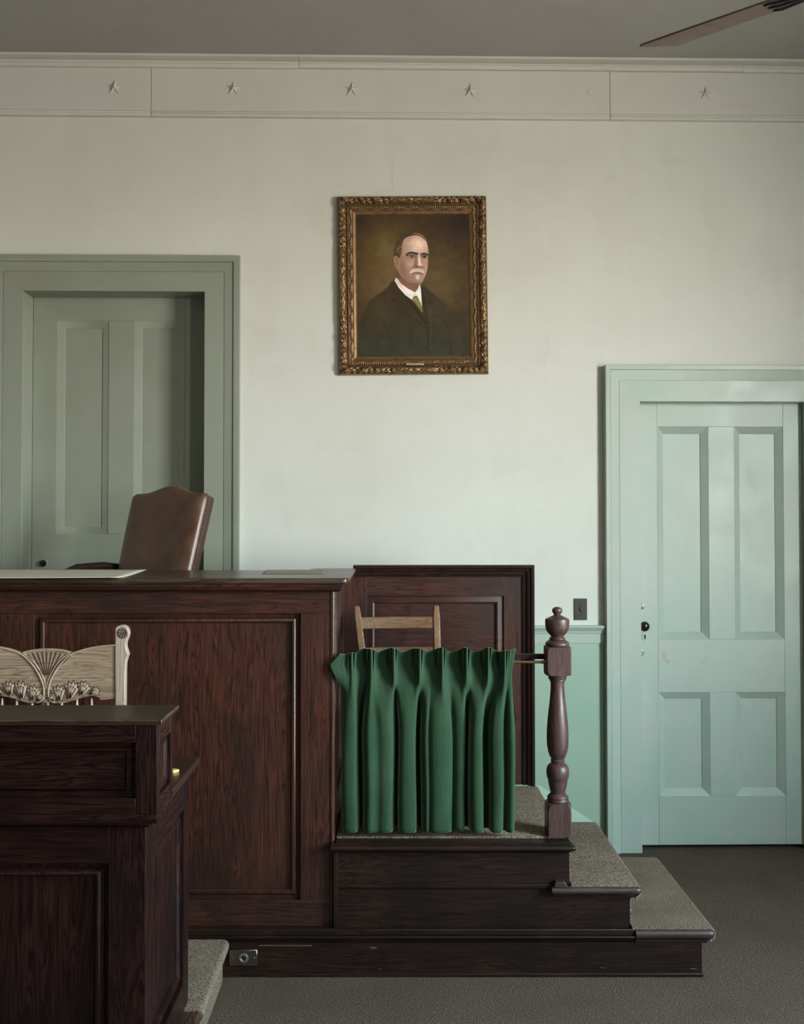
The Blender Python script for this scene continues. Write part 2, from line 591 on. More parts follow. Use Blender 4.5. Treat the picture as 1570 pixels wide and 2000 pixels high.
# pressed stars on the frieze
def star_mb(cx, cz, r, h, dip=0.0):
    m = MB(); n0 = -0.0256
    pts = []
    for k in range(10):
        a = math.pi / 2 + k * math.pi / 5
        rr = r if k % 2 == 0 else r * 0.30
        pts.append((cx + rr * math.cos(a), n0, cz + rr * math.sin(a)))
    back = [(x, n0 + 0.0001, z) for x, y, z in pts]
    for k in range(10):
        q = (k + 1) % 10
        m.face([pts[k], pts[q], (cx, n0 - h, cz)])
    m.face(back)
    return m
stars = [(224, 171, 'leftmost star on the frieze, above the left door'),
         (456, 173, 'pressed plaster star on the frieze, second from the left, right of the left seam'),
         (687, 175, 'pressed plaster star on the frieze above the left corner of the portrait'),
         (918, 178, 'pressed plaster star on the frieze above the right corner of the portrait'),
         (1150, 180, 'faint star on the frieze, almost lost under paint, left of the right seam'),
         (1377, 183, 'rightmost star on the frieze, below the fan blade')]
for X, Y, lab in stars:
    u, z = pw(X, Y, -0.0256)
    faint = X == 1150
    o = build('star_ornament', star_mb(u, z, 0.047 if not faint else 0.04, 0.019 if not faint else 0.003), frieze_m, frame=FW, origin=(u, -0.0256, z), smooth=0)
    o.data.shade_flat()
    o.rotation_euler.rotate_axis('Y', R(3))
    prop(o, lab, 'ornament', 'stars along the frieze')

# ------------------------------------------------------------------ doors
SLOPE = [(0, 0.0), (0.0005, -0.001), (0.038, -0.017), (0.0385, -0.021)]


def leaf(mb, M, us, ue, vs, ve, panels, rails, dep=0.026):
    """panel door leaf in plane M: panels=[(u0,u1,v0,v1)], built from stiles, rails and sunk panels"""
    pu = sorted(set([p[0] for p in panels])); pe = sorted(set([p[1] for p in panels]))
    g = 0.0008
    T = -0.04
    mb.mi = 0
    mb.box(us, pu[0] - g, vs, ve, T, 0, M)
    mb.box(pe[-1] + g, ue, vs, ve, T, 0, M)
    mb.mi = 1
    for a, b in rails:
        mb.box(pu[0], pe[-1], a, b, T, 0, M)
    mb.mi = 0
    for (a, b) in sorted(set([(p[2], p[3]) for p in panels])):
        mb.box(pe[0], pu[1], a + g, b - g, T, 0, M)
    for p in panels:
        mb.panel(M, p[0], p[1], p[2], p[3], [(0, 0.0), (0.0, -0.001), (0.040, -dep), (0.040, -dep - .004)])
        mb.box(p[0], p[1], p[2], p[3], T, T + 0.004, M)


# ---- left door (door_1)
REC = 0.165
d1 = thing('door_1', 'green panelled door in a deep frame behind the leather chair', None, ((o1l + o1r) / 2, 0, ZD1), FW, kind='structure')
def q1(X, Y): return pw(X, Y, REC)
pl = [q1(112, 627)[0], q1(213, 627)[0], q1(263, 627)[0], q1(361, 627)[0]]
pz1, pz0 = q1(236, 627)[1], q1(236, 1043)[1]
lz0, lz1 = ZD1 - 0.04, o1t + 0.005
zq = [pz0, pz1]
low1, low0 = pz0 - 0.22, ZD1 + 0.2
M1 = wm(REC)
mb = MB()
leaf(mb, M1, o1l + 0.003, o1r - 0.003, lz0, lz1,
     [(pl[0], pl[1], pz0, pz1), (pl[2], pl[3], pz0, pz1), (pl[0], pl[1], low0, low1), (pl[2], pl[3], low0, low1)],
     [(lz0, low0), (low1, pz0), (pz1, lz1)], 0.021)
leaf1 = build('door_leaf', mb, [mint_dim_v, mint_dim_h], d1, bev=0.0008)
def casing(parent, ol, orr, ot, zb_, W, mats, prof, flat):
    """mitred architrave: prof=[(w_in, depth)...] measured outward from the opening"""
    mbb = MB()
    rings = []
    for w, d in prof:
        rings.append([(ol - w, -d, zb_), (ol - w, -d, ot + w), (orr + w, -d, ot + w), (orr + w, -d, zb_)])
    n = len(rings)
    vs = [p for r in rings for p in r]
    fs = []
    for k in range(n - 1):
        for i in range(3):
            fs.append((k * 4 + i, k * 4 + i + 1, (k + 1) * 4 + i + 1, (k + 1) * 4 + i))
    mbb.idx(vs, fs)
    for i in (0, 3):
        mbb.idx([r[i] for r in rings], [tuple(range(n))])
    return build('door_casing', mbb, mats, parent, bev=0.0)
g = 0.0025
cp1 = [(0.0, -0.001), (0.0, 0.022), (0.108, 0.022), (0.1085, 0.019), (0.1105, 0.019), (0.111, 0.024), (0.160, 0.034), (0.161, 0.030), (0.163, 0.030), (0.1635, 0.040), (0.172, 0.044), (0.198, 0.044), (0.200, 0.042), (0.200, -0.001)]
casing(d1, o1l, o1r, o1t, ZD1 - 0.02, 0.2, mint_dim_v, cp1, None)
mb = MB()                       # jambs and head lining
mb.box(o1l - 0.012, o1l + 0.001, -0.02, REC, ZD1 - .04, o1t)
mb.box(o1r - 0.001, o1r + 0.012, -0.02, REC, ZD1 - .04, o1t)
mb.box(o1l - 0.012, o1r + 0.012, -0.02, REC, o1t - 0.001, o1t + 0.012)
build('door_jamb', mb, mint_dim_v, d1, bev=0.002)
# joints between head and side casing
u, z = q1(86, 1100)
mb = MB(); mb.lathe([(0.024, -REC * 0), (0.024, -0.004), (0.018, -0.007)], (u, REC, z), 32, 'y')
rose = build('knob_rose', mb, mint_dim_v, leaf1)
mb = MB(); mb.lathe([(0.009, 0.0), (0.009, -0.008), (0.017, -0.012), (0.019, -0.017), (0.016, -0.022), (0.0, -0.024)], (u, REC, z), 32, 'y')
build('door_knob', mb, black_knob, leaf1, label='dark round knob')

# ---- right door (door_2)
REC2 = 0.055
d2 = thing('door_2', 'mint green four-panelled door with black knob at the right', None, ((o2l + o2r) / 2, 0, 0), FW, kind='structure')
def q2(X, Y): return pw(X, Y, REC2)
pl = [q2(1284, 1000)[0], q2(1384, 1000)[0], q2(1434, 1000)[0], q2(1530, 1000)[0]]
a1, a0 = q2(1350, 833)[1], q2(1350, 1249)[1]
b1, b0 = q2(1350, 1352)[1], q2(1350, 1555)[1]
lz0, lz1 = q2(1350, 1650)[1], o2t + 0.004
mb = MB()
leaf(mb, wm(REC2), o2l + 0.001, o2r - 0.004, lz0, lz1,
     [(pl[0], pl[1], a0, a1), (pl[2], pl[3], a0, a1), (pl[0], pl[1], b0, b1), (pl[2], pl[3], b0, b1)],
     [(lz0, b0), (b1, a0), (a1, lz1)])
leaf2 = build('door_leaf', mb, [mint_v, mint_h], d2, bev=0.0008)
cp2 = [(0.0, -0.001), (0.0, 0.020), (0.002, 0.022), (0.118, 0.022), (0.1185, 0.019), (0.1200, 0.019), (0.1205, 0.024), (0.174, 0.052), (0.1745, 0.050), (0.176, 0.050), (0.178, 0.058), (0.202, 0.058), (0.204, 0.056), (0.204, -0.001)]
casing(d2, o2l, o2r, o2t, 0.002, 0.2, mint_v, cp2, None)
mb = MB()
mb.box(o2l - 0.012, o2l + 0.0005, -0.018, REC2 + 0.1, 0.002, o2t)
mb.box(o2r - 0.0005, o2r + 0.012, -0.018, REC2 + 0.1, 0.002, o2t)
mb.box(o2l - 0.012, o2r + 0.012, -0.018, REC2 + 0.1, o2t - 0.0005, o2t + 0.012)
build('door_jamb', mb, mint_v, d2, bev=0.001)
def disc(name, X, Y, r, h, mat, lab=None, parent=leaf2, kx=1.0, rim=None, n0=REC2, par=None):
    u, z = pw(X, Y, n0)
    m = MB()
    pr = [(r, 0.002), (r, -h * 0.7), (r * 0.86, -h), (r * 0.55, -h), (r * 0.5, -h * 0.8), (0.0, -h * 0.8)]
    m.lathe([(a, b) for a, b in pr], (u, n0, z), 28, 'y')
    if kx != 1.0:
        m.v = [(x, y, z + (zz - z) * kx) for x, y, zz in m.v]
    return build(name, m, mat, par or parent, label=lab)
c1 = disc('lock_cylinder', 1254, 1184, 0.0165, 0.006, dull_metal, 'round bronze lock')
c2 = disc('lock_cylinder', 1252, 1274, 0.020, 0.006, m_plain('painted_lock', (0.25, 0.33, 0.27), 0.4, 0.3), 'round lock under green paint')
disc('keyhole_plate', 1259, 1244, 0.0165, 0.003, mint_v, 'oval keyhole plate', kx=1.35)
disc('screw_plug', 1261, 1285.5, 0.0065, 0.002, mint_v)
u, z = pw(1259, 1244, REC2)
mb = MB()
ks = []
for k in range(25):
    a = R(-60) + R(300) * k / 24
    ks.append((u + 0.0062 * math.cos(a), z + 0.006 + 0.0062 * math.sin(a)))
ks += [(u - 0.0045, z - 0.0125), (u + 0.0045, z - 0.0125)]
mb.prism(ks, 0.0022, 0.0036, wm(REC2))
build('keyhole', mb, black_m, leaf2)
for X, Y in ((1254.5, 1186), (1249.6, 1275)):
    u, z = pw(X, Y, REC2 - .006)
    mb = MB(); mb.lathe([(0.0032, 0), (0.0028, -0.0012), (0, -0.0012)], (u, REC2 - 0.0052, z), 12, 'y')
    build('keyway', mb, black_m, leaf2)
u, z = pw(1257, 1223, REC2 - .03)
mb = MB(); mb.lathe([(0.02, 0.001), (0.02, -0.004), (0.011, -0.008), (0.010, -0.026), (0.020, -0.031), (0.0275, -0.042), (0.0285, -0.052), (0.025, -0.062), (0.016, -0.069), (0.0, -0.071)], (u, REC2, z), 40, 'y')
build('door_knob', mb, black_knob, leaf2, label='shiny black round knob')
# bare patches where paint has flaked from the lock rail
bare = m_plain('bare_primer', (0.45, 0.42, 0.28), 0.5)
for pts in ([(1291, 1273), (1297, 1272), (1300, 1284), (1309, 1293), (1303, 1297), (1296, 1287)],
            [(1365, 1293), (1375, 1286), (1380, 1278), (1385, 1280), (1379, 1291), (1368, 1297)], [(1376, 1262), (1379, 1258), (1380, 1266), (1377, 1269)]):
    mb = MB()
    mb.prism([pw(X, Y, REC2) for X, Y in pts], 0.0002, 0.0007, wm(REC2))
    build('bare_patch', mb, bare, leaf2, label='yellowed flaked patch')

# chair rail, apron and wainscot between the doors
ua = o1r + 0.203
ub = o2l - 0.206
z1 = pw(1110, 1222, -0.03)[1]; z2 = pw(1110, 1238, -0.03)[1]; z3 = pw(1110, 1256, -0.01)[1]
mb = MB()
mb.prism([(0.001, z2), (0.018, z2), (0.022, z2 + 0.010), (0.022, z2 + 0.014), (0.030, z2 + 0.022), (0.034, z2 + 0.030), (0.040, z2 + 0.034), (0.040, z1 - 0.004), (0.036, z1), (0.001, z1)],
         ua, ub, lambda n, z, d: (d, -n, z))
mb.box(ua, ub, -0.014, -0.001, z3, z2 - 0.0005)
structure('trim_3', mb, mint_h, FW, smooth=25)
mb = MB(); mb.box(ua, ub, -0.006, -0.0005, 0.001, z3 - 0.0005)
structure('trim_4', mb, wains, FW)
mb = MB()
mb.box(o2r + 0.206, WALL_R - 0.02, -0.014, -0.001, z3, z1)
mb.box(o2r + 0.206, WALL_R - 0.02, -0.006, -0.0005, 0.001, z3 - .001)
structure('trim_5', mb, wains, FW)

# light switch
u0_, zt_ = pw(1121, 1169, -0.004); u1_, zb_ = pw(1146.5, 1211, -0.004)
sw = thing('light_switch', 'dark metal light switch plate on the wall right of the newel post', 'light switch', ((u0_ + u1_) / 2, 0, zb_), FW)
mb = MB(); mb.box(u0_, u1_, -0.006, -0.0002, zb_, zt_)
swp = build('switch_plate', mb, switch_m, sw, bev=0.0015)
uc, zc = (u0_ + u1_) / 2, (zb_ + zt_) / 2
mb = MB(); mb.box(uc - 0.0055, uc + 0.0055, -0.0066, -0.006, zc - 0.013, zc + 0.013)
build('toggle_slot', mb, black_m, swp)
mb = MB(); mb.box(uc - 0.003, uc + 0.003, -0.015, -0.006, zc - 0.002, zc + 0.007)
build('toggle', mb, dull_metal, sw, bev=0.001)
for s in (-1, 1):
    mb = MB(); mb.lathe([(0.0032, 0), (0.0026, -0.0014), (0, -0.0014)], (uc, -0.006, zc + s * 0.030), 12, 'y')
    build('screw', mb, black_m, swp)

# ------------------------------------------------------------------ ceiling fan (one blade in view)
DHF = 1.75
ZF = H + DHF
ta = at_z(1247, 86, ZF); tb = at_z(1490, 0, ZF); tc_ = at_z(1320, 92, ZF); td = at_z(1553, 0, ZF)
du = Vector((tb[0] - ta[0], tb[1] - ta[1])).normalized()
dn = Vector((-du.y, du.x))
if dn.dot(Vector((tc_[0] - ta[0], tc_[1] - ta[1]))) < 0: dn = -dn
wA = 0.0; wB = Vector((tc_[0] - ta[0], tc_[1] - ta[1])).dot(dn)
hub = Vector(ta) + dn * (wB / 2) + du * 0.74
fan = thing('ceiling_fan', 'dark wooden ceiling fan blade reaching in at the top right corner', 'ceiling fan', (hub.x, hub.y, ZF))
for k in range(5):
    a = math.atan2(-du.y, -du.x) + k * 2 * math.pi / 5
    e = Vector((math.cos(a), math.sin(a))); nrm = Vector((-e.y, e.x))
    if k == 0 and nrm.dot(dn) < 0: sgn = -1
    elif k == 0: sgn = 1
    hw = wB / 2
    def BP(r, w, z): 
        q = hub + e * r + nrm * w * sgn
        return (q.x, q.y, ZF + z + w * 0.10)
    out = [(0.19, -hw * 0.9), (0.60, -hw), (0.725, -hw), (0.738, -hw * 0.93), (0.74, -hw * .85), (0.655, hw * 0.93), (0.64, hw), (0.19, hw * 0.9)]
    mb = MB()
    mb.prism(out, -0.004, 0.004, lambda r, w, d: BP(r, w, d))
    # object texture along the blade would need its own frame; build the blade in place
    build('fan_blade', mb, blade_wood, fan, bev=0.0015)
    mb = MB()
    for s in (-1, 0, 1):
        mb.tube([BP(0.09, 0, -0.012), BP(0.16, s * 0.02, -0.012), BP(0.24, s * 0.04, -0.010), BP(0.27, s * 0.035, -0.006)], [0.009, 0.008, 0.006, 0.005], 8, 1, .6)
    build('blade_bracket', mb, iron_m, fan)
mb = MB(); mb.lathe([(0.0, -0.07), (0.05, -0.065), (0.09, -0.03), (0.095, 0.0), (0.095, 0.05), (0.06, 0.09), (0.02, 0.1), (0.0, 0.1)], (hub.x, hub.y, ZF), 32)
build('motor_housing', mb, iron_m, fan)
mb = MB(); mb.lathe([(0.0125, 0.09), (0.0125, ZC - ZF - .06), (0.05, ZC - ZF - 0.05), (0.06, ZC - ZF - .001)], (hub.x, hub.y, ZF), 20)
build('down_rod', mb, iron_m, fan)

# ------------------------------------------------------------------ raised platform with carpeted steps
YF = 4.459                     # front plane of the dais base
YE = 5.365                     # back end of the steps
ZT1, ZT2, ZP = zt(1300, 1814, YF), zt(1160, 1731, YF), zt(900, 1646, YF)
xT1, xT2, xP = xt(1394, 1820, YF), xt(1250, 1735, YF), xt(1120, 1660, YF)
xR1, xR2, xR3 = xt(1371, 1860, YF), xt(1232, 1780, YF), xt(1113, 1700, YF)
zb1 = zt(1300, 1833, YF)       # underside of first nosing
XPL = -3.38
xBR = xt(655, 1660, 4.49)      # right side face of the bench
platform = thing('carpeted_platform', 'raised dark wood platform with three grey carpeted steps going down to the right', 'platform', (0, 4.9, 0))
cf = 0.010                     # carpet pile thickness
# base plinth
mb = MB()
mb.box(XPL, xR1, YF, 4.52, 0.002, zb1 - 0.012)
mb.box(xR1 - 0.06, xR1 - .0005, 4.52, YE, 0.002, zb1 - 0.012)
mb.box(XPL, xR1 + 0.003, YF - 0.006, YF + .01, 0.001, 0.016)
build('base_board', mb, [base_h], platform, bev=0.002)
# cove under first ledge + ledge along the bench
def nosing(mbb, x0, x1, yf, z1, z0, back=0.06, rx=0.0):
    """half-round nosed board seen from the front, round also at the right end"""
    n = 8
    h = z1 - z0
    pts = [(yf + back, z0), (yf + back, z1)]
    for k in range(n + 1):
        a = math.pi / 2 + math.pi * k / n
        pts.append((yf + h * 0.5 + math.cos(a) * h * 0.5, z0 + h / 2 + math.sin(a) * h / 2))
    rings = []
    if rx:
        for k in range(n + 1):
            a = math.pi / 2 * k / n
            rings.append((x1 - rx + rx * math.sin(a), math.cos(a)))
        rl = [[(x0, y, z) for y, z in pts]]
        for xx, s in rings:
            rl.append([(xx, y if y > yf + h else yf + h * .5 + (y - yf - h * .5) * (0.35 + 0.65 * s), z0 + h / 2 + (z - z0 - h / 2) * (0.45 + 0.55 * s)) for y, z in pts])
        mbb.loops(rl, True, True)
    else:
        mbb.loops([[(x0, y, z) for y, z in pts], [(x1, y, z) for y, z in pts]], True, True)
def cove(mbb, x0, x1, yf, z1, z0, out=0.02, yb=None):
    yb = yb or yf + 0.03
    pts = [(yb, z1), (yf - out, z1), (yf - out * 0.9, z1 - (z1 - z0) * 0.25), (yf - out * 0.45, z1 - (z1 - z0) * 0.55), (yf - 0.002, z0 + (z1 - z0) * 0.15), (yf, z0), (yb, z0)]
    mbb.loops([[(x0, y, z) for y, z in pts], [(x1, y, z) for y, z in pts]], True, True)
LZ1 = zt(900, 1815, 4.45); LZm = zt(900, 1827, 4.45); LZ0 = zt(900, 1843, 4.45)
xS = xt(1240, 1820, YF)
mb = MB()
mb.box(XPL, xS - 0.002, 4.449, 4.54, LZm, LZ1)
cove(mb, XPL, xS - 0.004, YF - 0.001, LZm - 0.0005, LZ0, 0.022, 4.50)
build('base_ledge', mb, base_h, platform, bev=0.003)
mb = MB()
nosing(mb, xS, xT1, 4.436, ZT1 + 0.001, zb1, 0.05, 0.022)
cove(mb, xS, xR1 + 0.02, YF - 0.001, zb1 - 0.0005, zb1 - 0.018, 0.012, 4.50)
build('step_nosing', mb, m_wood('nosing_wood', (0.02, 0.011, 0.01), (0.055, 0.032, 0.028), (0.09, 0.056, 0.05), 'x', rough=0.4), platform)
nos = bpy.data.materials['nosing_wood']
# second fascia
zn2 = zt(1160, 1750, 4.44)
xL0 = xt(659, 1780, 4.475)
mb = MB()
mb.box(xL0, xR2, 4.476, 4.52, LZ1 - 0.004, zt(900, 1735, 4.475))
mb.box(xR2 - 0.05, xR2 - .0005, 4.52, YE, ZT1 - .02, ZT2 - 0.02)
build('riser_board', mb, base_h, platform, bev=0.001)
mb = MB()
x2a = xt(1078, 1738, 4.44)
nosing(mb, x2a, xT2, 4.432, ZT2 + 0.001, zt(1160, 1747, 4.44), 0.10, 0.022)
cove(mb, x2a + 0.01, xR2 + 0.02, 4.4755, zt(1160, 1747, 4.44) - 0.0005, zt(1160, 1755, 4.46), 0.018, 4.51)
build('step_nosing', mb, nos, platform)
mb = MB()                       # worn end block standing on the second nosing
a, b = xt(1082, 1722, 4.44), xt(1110, 1722, 4.44)
mb.prism([(a, ZT2 + .001), (a + 0.006, ZT2 + 0.024), (b - .018, ZT2 + 0.026), (b, ZT2 + .001)], 0, 0.045, lambda u, v, d: (u, 4.475 - d * .8, v))
build('end_block', mb, nos, platform, bev=0.002)
# upper fascia, battens
zU = zt(900, 1668, 4.45)
mb = MB()
mb.box(xL0, xR3, 4.470, 4.52, zt(900, 1728, 4.47), zU + 0.004)
mb.box(xR3 - 0.05, xR3 - .0005, 4.52, YE, ZT2 - .02, ZP - 0.02)
build('riser_board', mb, base_h, platform, bev=0.001)
mb = MB()
mb.box(xL0, x2a, 4.462, 4.478, zt(900, 1735, 4.46), zt(900, 1728, 4.46))
build('batten', mb, base_h, platform, bev=0.0015)
mb = MB()
mb.box(xt(651, 1700, 4.46), xt(659, 1700, 4.46), 4.462, 4.50, LZ1, zU + 0.003)
build('batten', mb, base_h, platform, bev=0.0015)
# top ledge
zl1, zl0 = zt(900, 1652, 4.43), zt(900, 1664, 4.43)
mb = MB()
nosing(mb, xt(646, 1658, 4.43), xP + 0.006, 4.424, zl1, zl0, 0.055, 0.018)
cove(mb, xt(652, 1666, 4.45), xR3 + 0.005, 4.469, zl0 - 0.0005, zU, 0.028, 4.50)
mb.box(xBR + .003, xP - 0.012, 4.448, 4.56, zl1 - 0.002, ZP + 0.002)
build('top_ledge', mb, base_h, platform, bev=0.001)
# deck body behind the bench up to the wall
mb = MB()
mb.box(XPL, xR3 - 0.06, 4.53, YE - 0.002, 0.02, ZP - 0.012)
mb.box(XPL, -0.28, YE, WALL_D - 0.16, 0.02, ZP - 0.012)
build('deck', mb, wood_h, platform)
def carpet_tread(x0, x1, z, zlow, y0=4.452, y1=YE, under=True):
    """carpet lying on a tread and wrapped over its right-hand nosing"""
    rr = 0.021
    pts = [(x0, z + cf)]
    for k in range(9):
        a = math.pi / 2 - math.pi * k / 8
        pts.append((x1 - rr + (rr + cf * .4) * math.cos(a), z - rr + (rr + cf) * math.sin(a)))
    inner = [(x1 - rr + (rr - 0.004) * math.cos(math.pi / 2 - math.pi * k / 8), z - rr + (rr - 0.004) * math.sin(math.pi / 2 - math.pi * k / 8)) for k in range(9)][::-1]
    pts += inner + [(x0, z - 0.004)]
    m = MB()
    m.loops([[(x, y0, zz) for x, zz in pts], [(x, y0 + 0.004, zz) for x, zz in pts], [(x, y1, zz) for x, zz in pts]], True, True)
    return m
def add_riser(m, x, z0, z1, y0=4.485, y1=YE):
    m.box(x, x + 0.008, y0, y1, z0, z1)
    return m
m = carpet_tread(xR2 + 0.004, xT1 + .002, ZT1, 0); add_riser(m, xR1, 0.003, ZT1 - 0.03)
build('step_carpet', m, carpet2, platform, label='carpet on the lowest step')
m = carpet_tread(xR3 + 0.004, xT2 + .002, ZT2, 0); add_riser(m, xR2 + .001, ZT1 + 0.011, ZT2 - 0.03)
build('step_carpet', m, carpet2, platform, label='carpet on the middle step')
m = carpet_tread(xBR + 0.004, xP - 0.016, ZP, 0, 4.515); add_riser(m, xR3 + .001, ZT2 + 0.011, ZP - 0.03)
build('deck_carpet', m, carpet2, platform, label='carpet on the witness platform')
mb = MB(); mb.box(XPL + .01, xBR - .12, 4.62, WALL_D - .17, ZP - .012, ZP + .004)
build('deck_carpet', mb, carpet2, platform)
# back closing board, green, with a raked top
pts = [(1046, 1520), (1060, 1522), (1150, 1600), (1168, 1620), (1240, 1680), (1285, 1680)]
yb_ = YE + 0.004
poly = [(xt(X, Y, yb_), zt(X, Y, yb_)) for X, Y in ((1040, 1534), (1056, 1536), (1100, 1569), (1158, 1606))]
poly += [(xt(1163, 1612, yb_), ZT2 - 0.05), (xt(1163, 1612, yb_), ZT1 - 0.05), (xt(1040, 1600, yb_), ZT1 - 0.05)]
mb = MB(); mb.prism(poly, 0, 0.018, lambda u, v, d: (u, yb_ + d, v))
build('closing_board', mb, wains, platform, bev=0.001, label='mint green raked board')
for (x0_, x1_, y0_, y1_) in ((505, 610, 1845, 1848), (722, 736, 1849, 1853), (738, 746, 1890.5, 1892.5), (1170, 1184, 1888, 1890), (1345, 1360, 1889, 1892)):
    pts = [(x0_, y1_ - .5), (x0_ + 3, y0_), ((x0_ + x1_) / 2, y0_ + .6), (x1_, y0_ + .3), (x1_ - 2, y1_), ((x0_ + x1_) / 2, y1_ - .3)]
    mb = MB()
    mb.prism([at_y(X, Y, YF) for X, Y in pts], 0.0003 if y0_ < 1880 else .0062, .0012 if y0_ < 1880 else .007, MY(YF))
    build('worn_patch', mb, worn_m, platform, label='bare chip on the plinth')
# jack plate on the base
jx0, jx1 = xt(447, 1870, YF), xt(503, 1870, YF); jz0, jz1 = zt(470, 1886, YF), zt(470, 1853.5, YF)
jp = thing('outlet_plate', 'steel wall plate with a round socket on the dark plinth of the platform', 'outlet plate', ((jx0 + jx1) / 2, YF, jz0))
mb = MB(); mb.box(jx0, jx1, YF - 0.008, YF - 0.0003, jz0, jz1)
build('plate', mb, steel, jp, bev=0.003, seg=1)
cx_, cz_ = (jx0 + jx1) / 2 + .002, (jz0 + jz1) / 2
mb = MB(); mb.lathe([(0.0205, -0.0075), (0.0205, -0.011), (0.017, -0.0125), (0.0115, -0.0125), (0.0085, -0.009), (0, -0.009)], (cx_, YF, cz_), 32, 'y')
sr = build('socket_ring', mb, dull_metal, jp)
mb = MB(); mb.lathe([(0.0085, -0.0092), (0.0085, -0.0098), (0, -0.0098)], (cx_, YF, cz_), 20, 'y')
build('socket_hole', mb, black_m, sr)
for s in (-1, 1):
    mb = MB(); mb.lathe([(0.0038, -0.008), (0.003, -0.0102), (0, -0.0106)], (cx_ + s * 0.044, YF, cz_), 12, 'y')
    build('screw', mb, screw_m, jp)

# ------------------------------------------------------------------ judge's bench
YBF = 4.49
bench = thing('judges_bench', 'large dark panelled wooden bench with a broad top beneath the left door', 'judge bench', (-1.3, 4.9, LZ1))
BOL = [(0, 0), (0.0002, -0.018), (0.016, -0.020), (0.022, -0.010), (0.027, -0.005), (0.034, -0.005), (0.040, -0.012), (0.041, -0.020), (0.0415, -0.020)]
MF = MY(YBF)
zr1, zr0 = zt(400, 1150, YBF), zt(400, 1198, YBF)     # top rail
zpb = zt(450, 1758, YBF)                              # underside of the panel
xs0, xs1 = xt(587, 1500, YBF), xBR - 0.004            # right stile
xp0 = xt(64, 1500, YBF)
SL = 0.19                                              # stile width (left one mostly off frame)
zb0 = LZ1 - 0.001
mb = MB()
mb.mi = 1
mb.box(XPL, xs1 - 0.02, YBF, YBF + 0.04, zr0, zt(400, 1136, YBF))
mb.mi = 0
mb.box(xs0, xs1 - 0.02, YBF, YBF + 0.04, zpb, zr0 - 0.0008)
mb.box(xp0 - SL, xp0, YBF, YBF + 0.04, zpb, zr0 - 0.0008)
mb.box(XPL, XPL + .12, YBF, YBF + 0.04, zpb, zr0 - 0.0008)
mb.mi = 1
mb.box(XPL, xs1 - 0.02, YBF, YBF + 0.04, zb0, zpb - 0.0008)
build('front_frame', mb, [wood_v, wood_h], bench, bev=0.0012)
for a, b in ((xp0, xs0), (XPL + .12, xp0 - SL)):
    mb = MB()
    mb.panel(MF, a, b, zpb, zr0, BOL)
    mb.box(a, b, YBF + 0.028, YBF + 0.034, zpb, zr0)
    build('front_panel', mb, wood_v, bench, smooth=50)
# rounded corner bead and right side with its panel
mb = MB()
mb.lathe([(0.0115, zb0), (0.0115, zr1 + .03)], (xs1 - 0.0095, YBF + 0.006, 0), 20)
build('corner_bead', mb, m_wood('bead_wood', (0.03, .012, .008), (0.075, 0.032, 0.022), (0.10, 0.045, 0.032), 'z', rough=0.25), bench)
MS = MX(xBR)
ztop = zt(600, 1138, 4.45)
mb = MB()
ysd = [YBF + 0.016, YBF + 0.13, 5.18, 5.36]
for a, b in ((ysd[0], ysd[1]), (ysd[2], ysd[3])):
    mb.box(a, b, ZP + .0125, ztop - .001, -0.04, 0, MS)
mb.mi = 1
mb.box(ysd[1], ysd[2], zr1 - 0.16, ztop - .001, -0.04, -0.0003, MS)
mb.box(ysd[1], ysd[2], ZP + .0125, ZP + 0.16, -0.04, -0.0003, MS)
build('side_frame', mb, [wood_v, wood_y], bench, bev=0.0012)
mb = MB(); mb.panel(MS, ysd[1], ysd[2], ZP + .16, zr1 - .16, BOL)
mb.box(ysd[1], ysd[2], ZP + .16, zr1 - .16, -0.034, -0.028, MS)
build('side_panel', mb, wood_v, bench, smooth=50)
# top: slab + widening return at the right end, moulding beneath
ZB = zt(400, 1129.5, 4.415)
yf_ = 4.415
xtr = xt(682, 1129, yf_)
yk = at_z(500, 1113.5, ZB)[1]
xk0 = at_z(600, 1113, ZB)[0]
xk1 = at_z(620, 1104, ZB)
poly = [(XPL, yf_), (xtr - 0.03, yf_), (xtr - 0.012, yf_ + 0.006), (xtr, yf_ + 0.028), (xtr, 5.33), (xtr - .03, 5.355), (xk1[0], 5.355), (xk0, yk), (XPL, yk)]
mb = MB(); mb.prism(poly, ZB - 0.024, ZB, lambda u, v, d: (u, v, d))
build('bench_top', mb, top_h, bench, bev=0.008, seg=3)
mb = MB()
zA = ZB - 0.0245
zz = [zA, zA - 0.012, zA - 0.014, zA - 0.024, zA - 0.034, zr1 + .001]
mo = [0.058, 0.058, 0.048, 0.046, 0.022, 0.004]
rings = []
for z_, o_ in zip(zz, mo):
    rings.append([(XPL, YBF - o_, z_), (xBR + o_ * .55, YBF - o_, z_), (xBR + o_ * .55, 5.35, z_), (XPL, 5.35, z_)])
inner = [(XPL, YBF + 0.035), (xBR - 0.035, YBF + 0.035), (xBR - 0.035, 5.35), (XPL, 5.35)]
n = len(rings)
vs = [p for r in rings for p in r]
fs = [(k * 4 + i, k * 4 + i + 1, k * 4 + i + 5, k * 4 + i + 4) for k in range(n - 1) for i in range(2)]
mb.idx(vs, fs)
mb.box(XPL, xBR, YBF + .001, YBF + .035, zz[-1], zA)
build('top_moulding', mb, wood_h, bench, smooth=30)

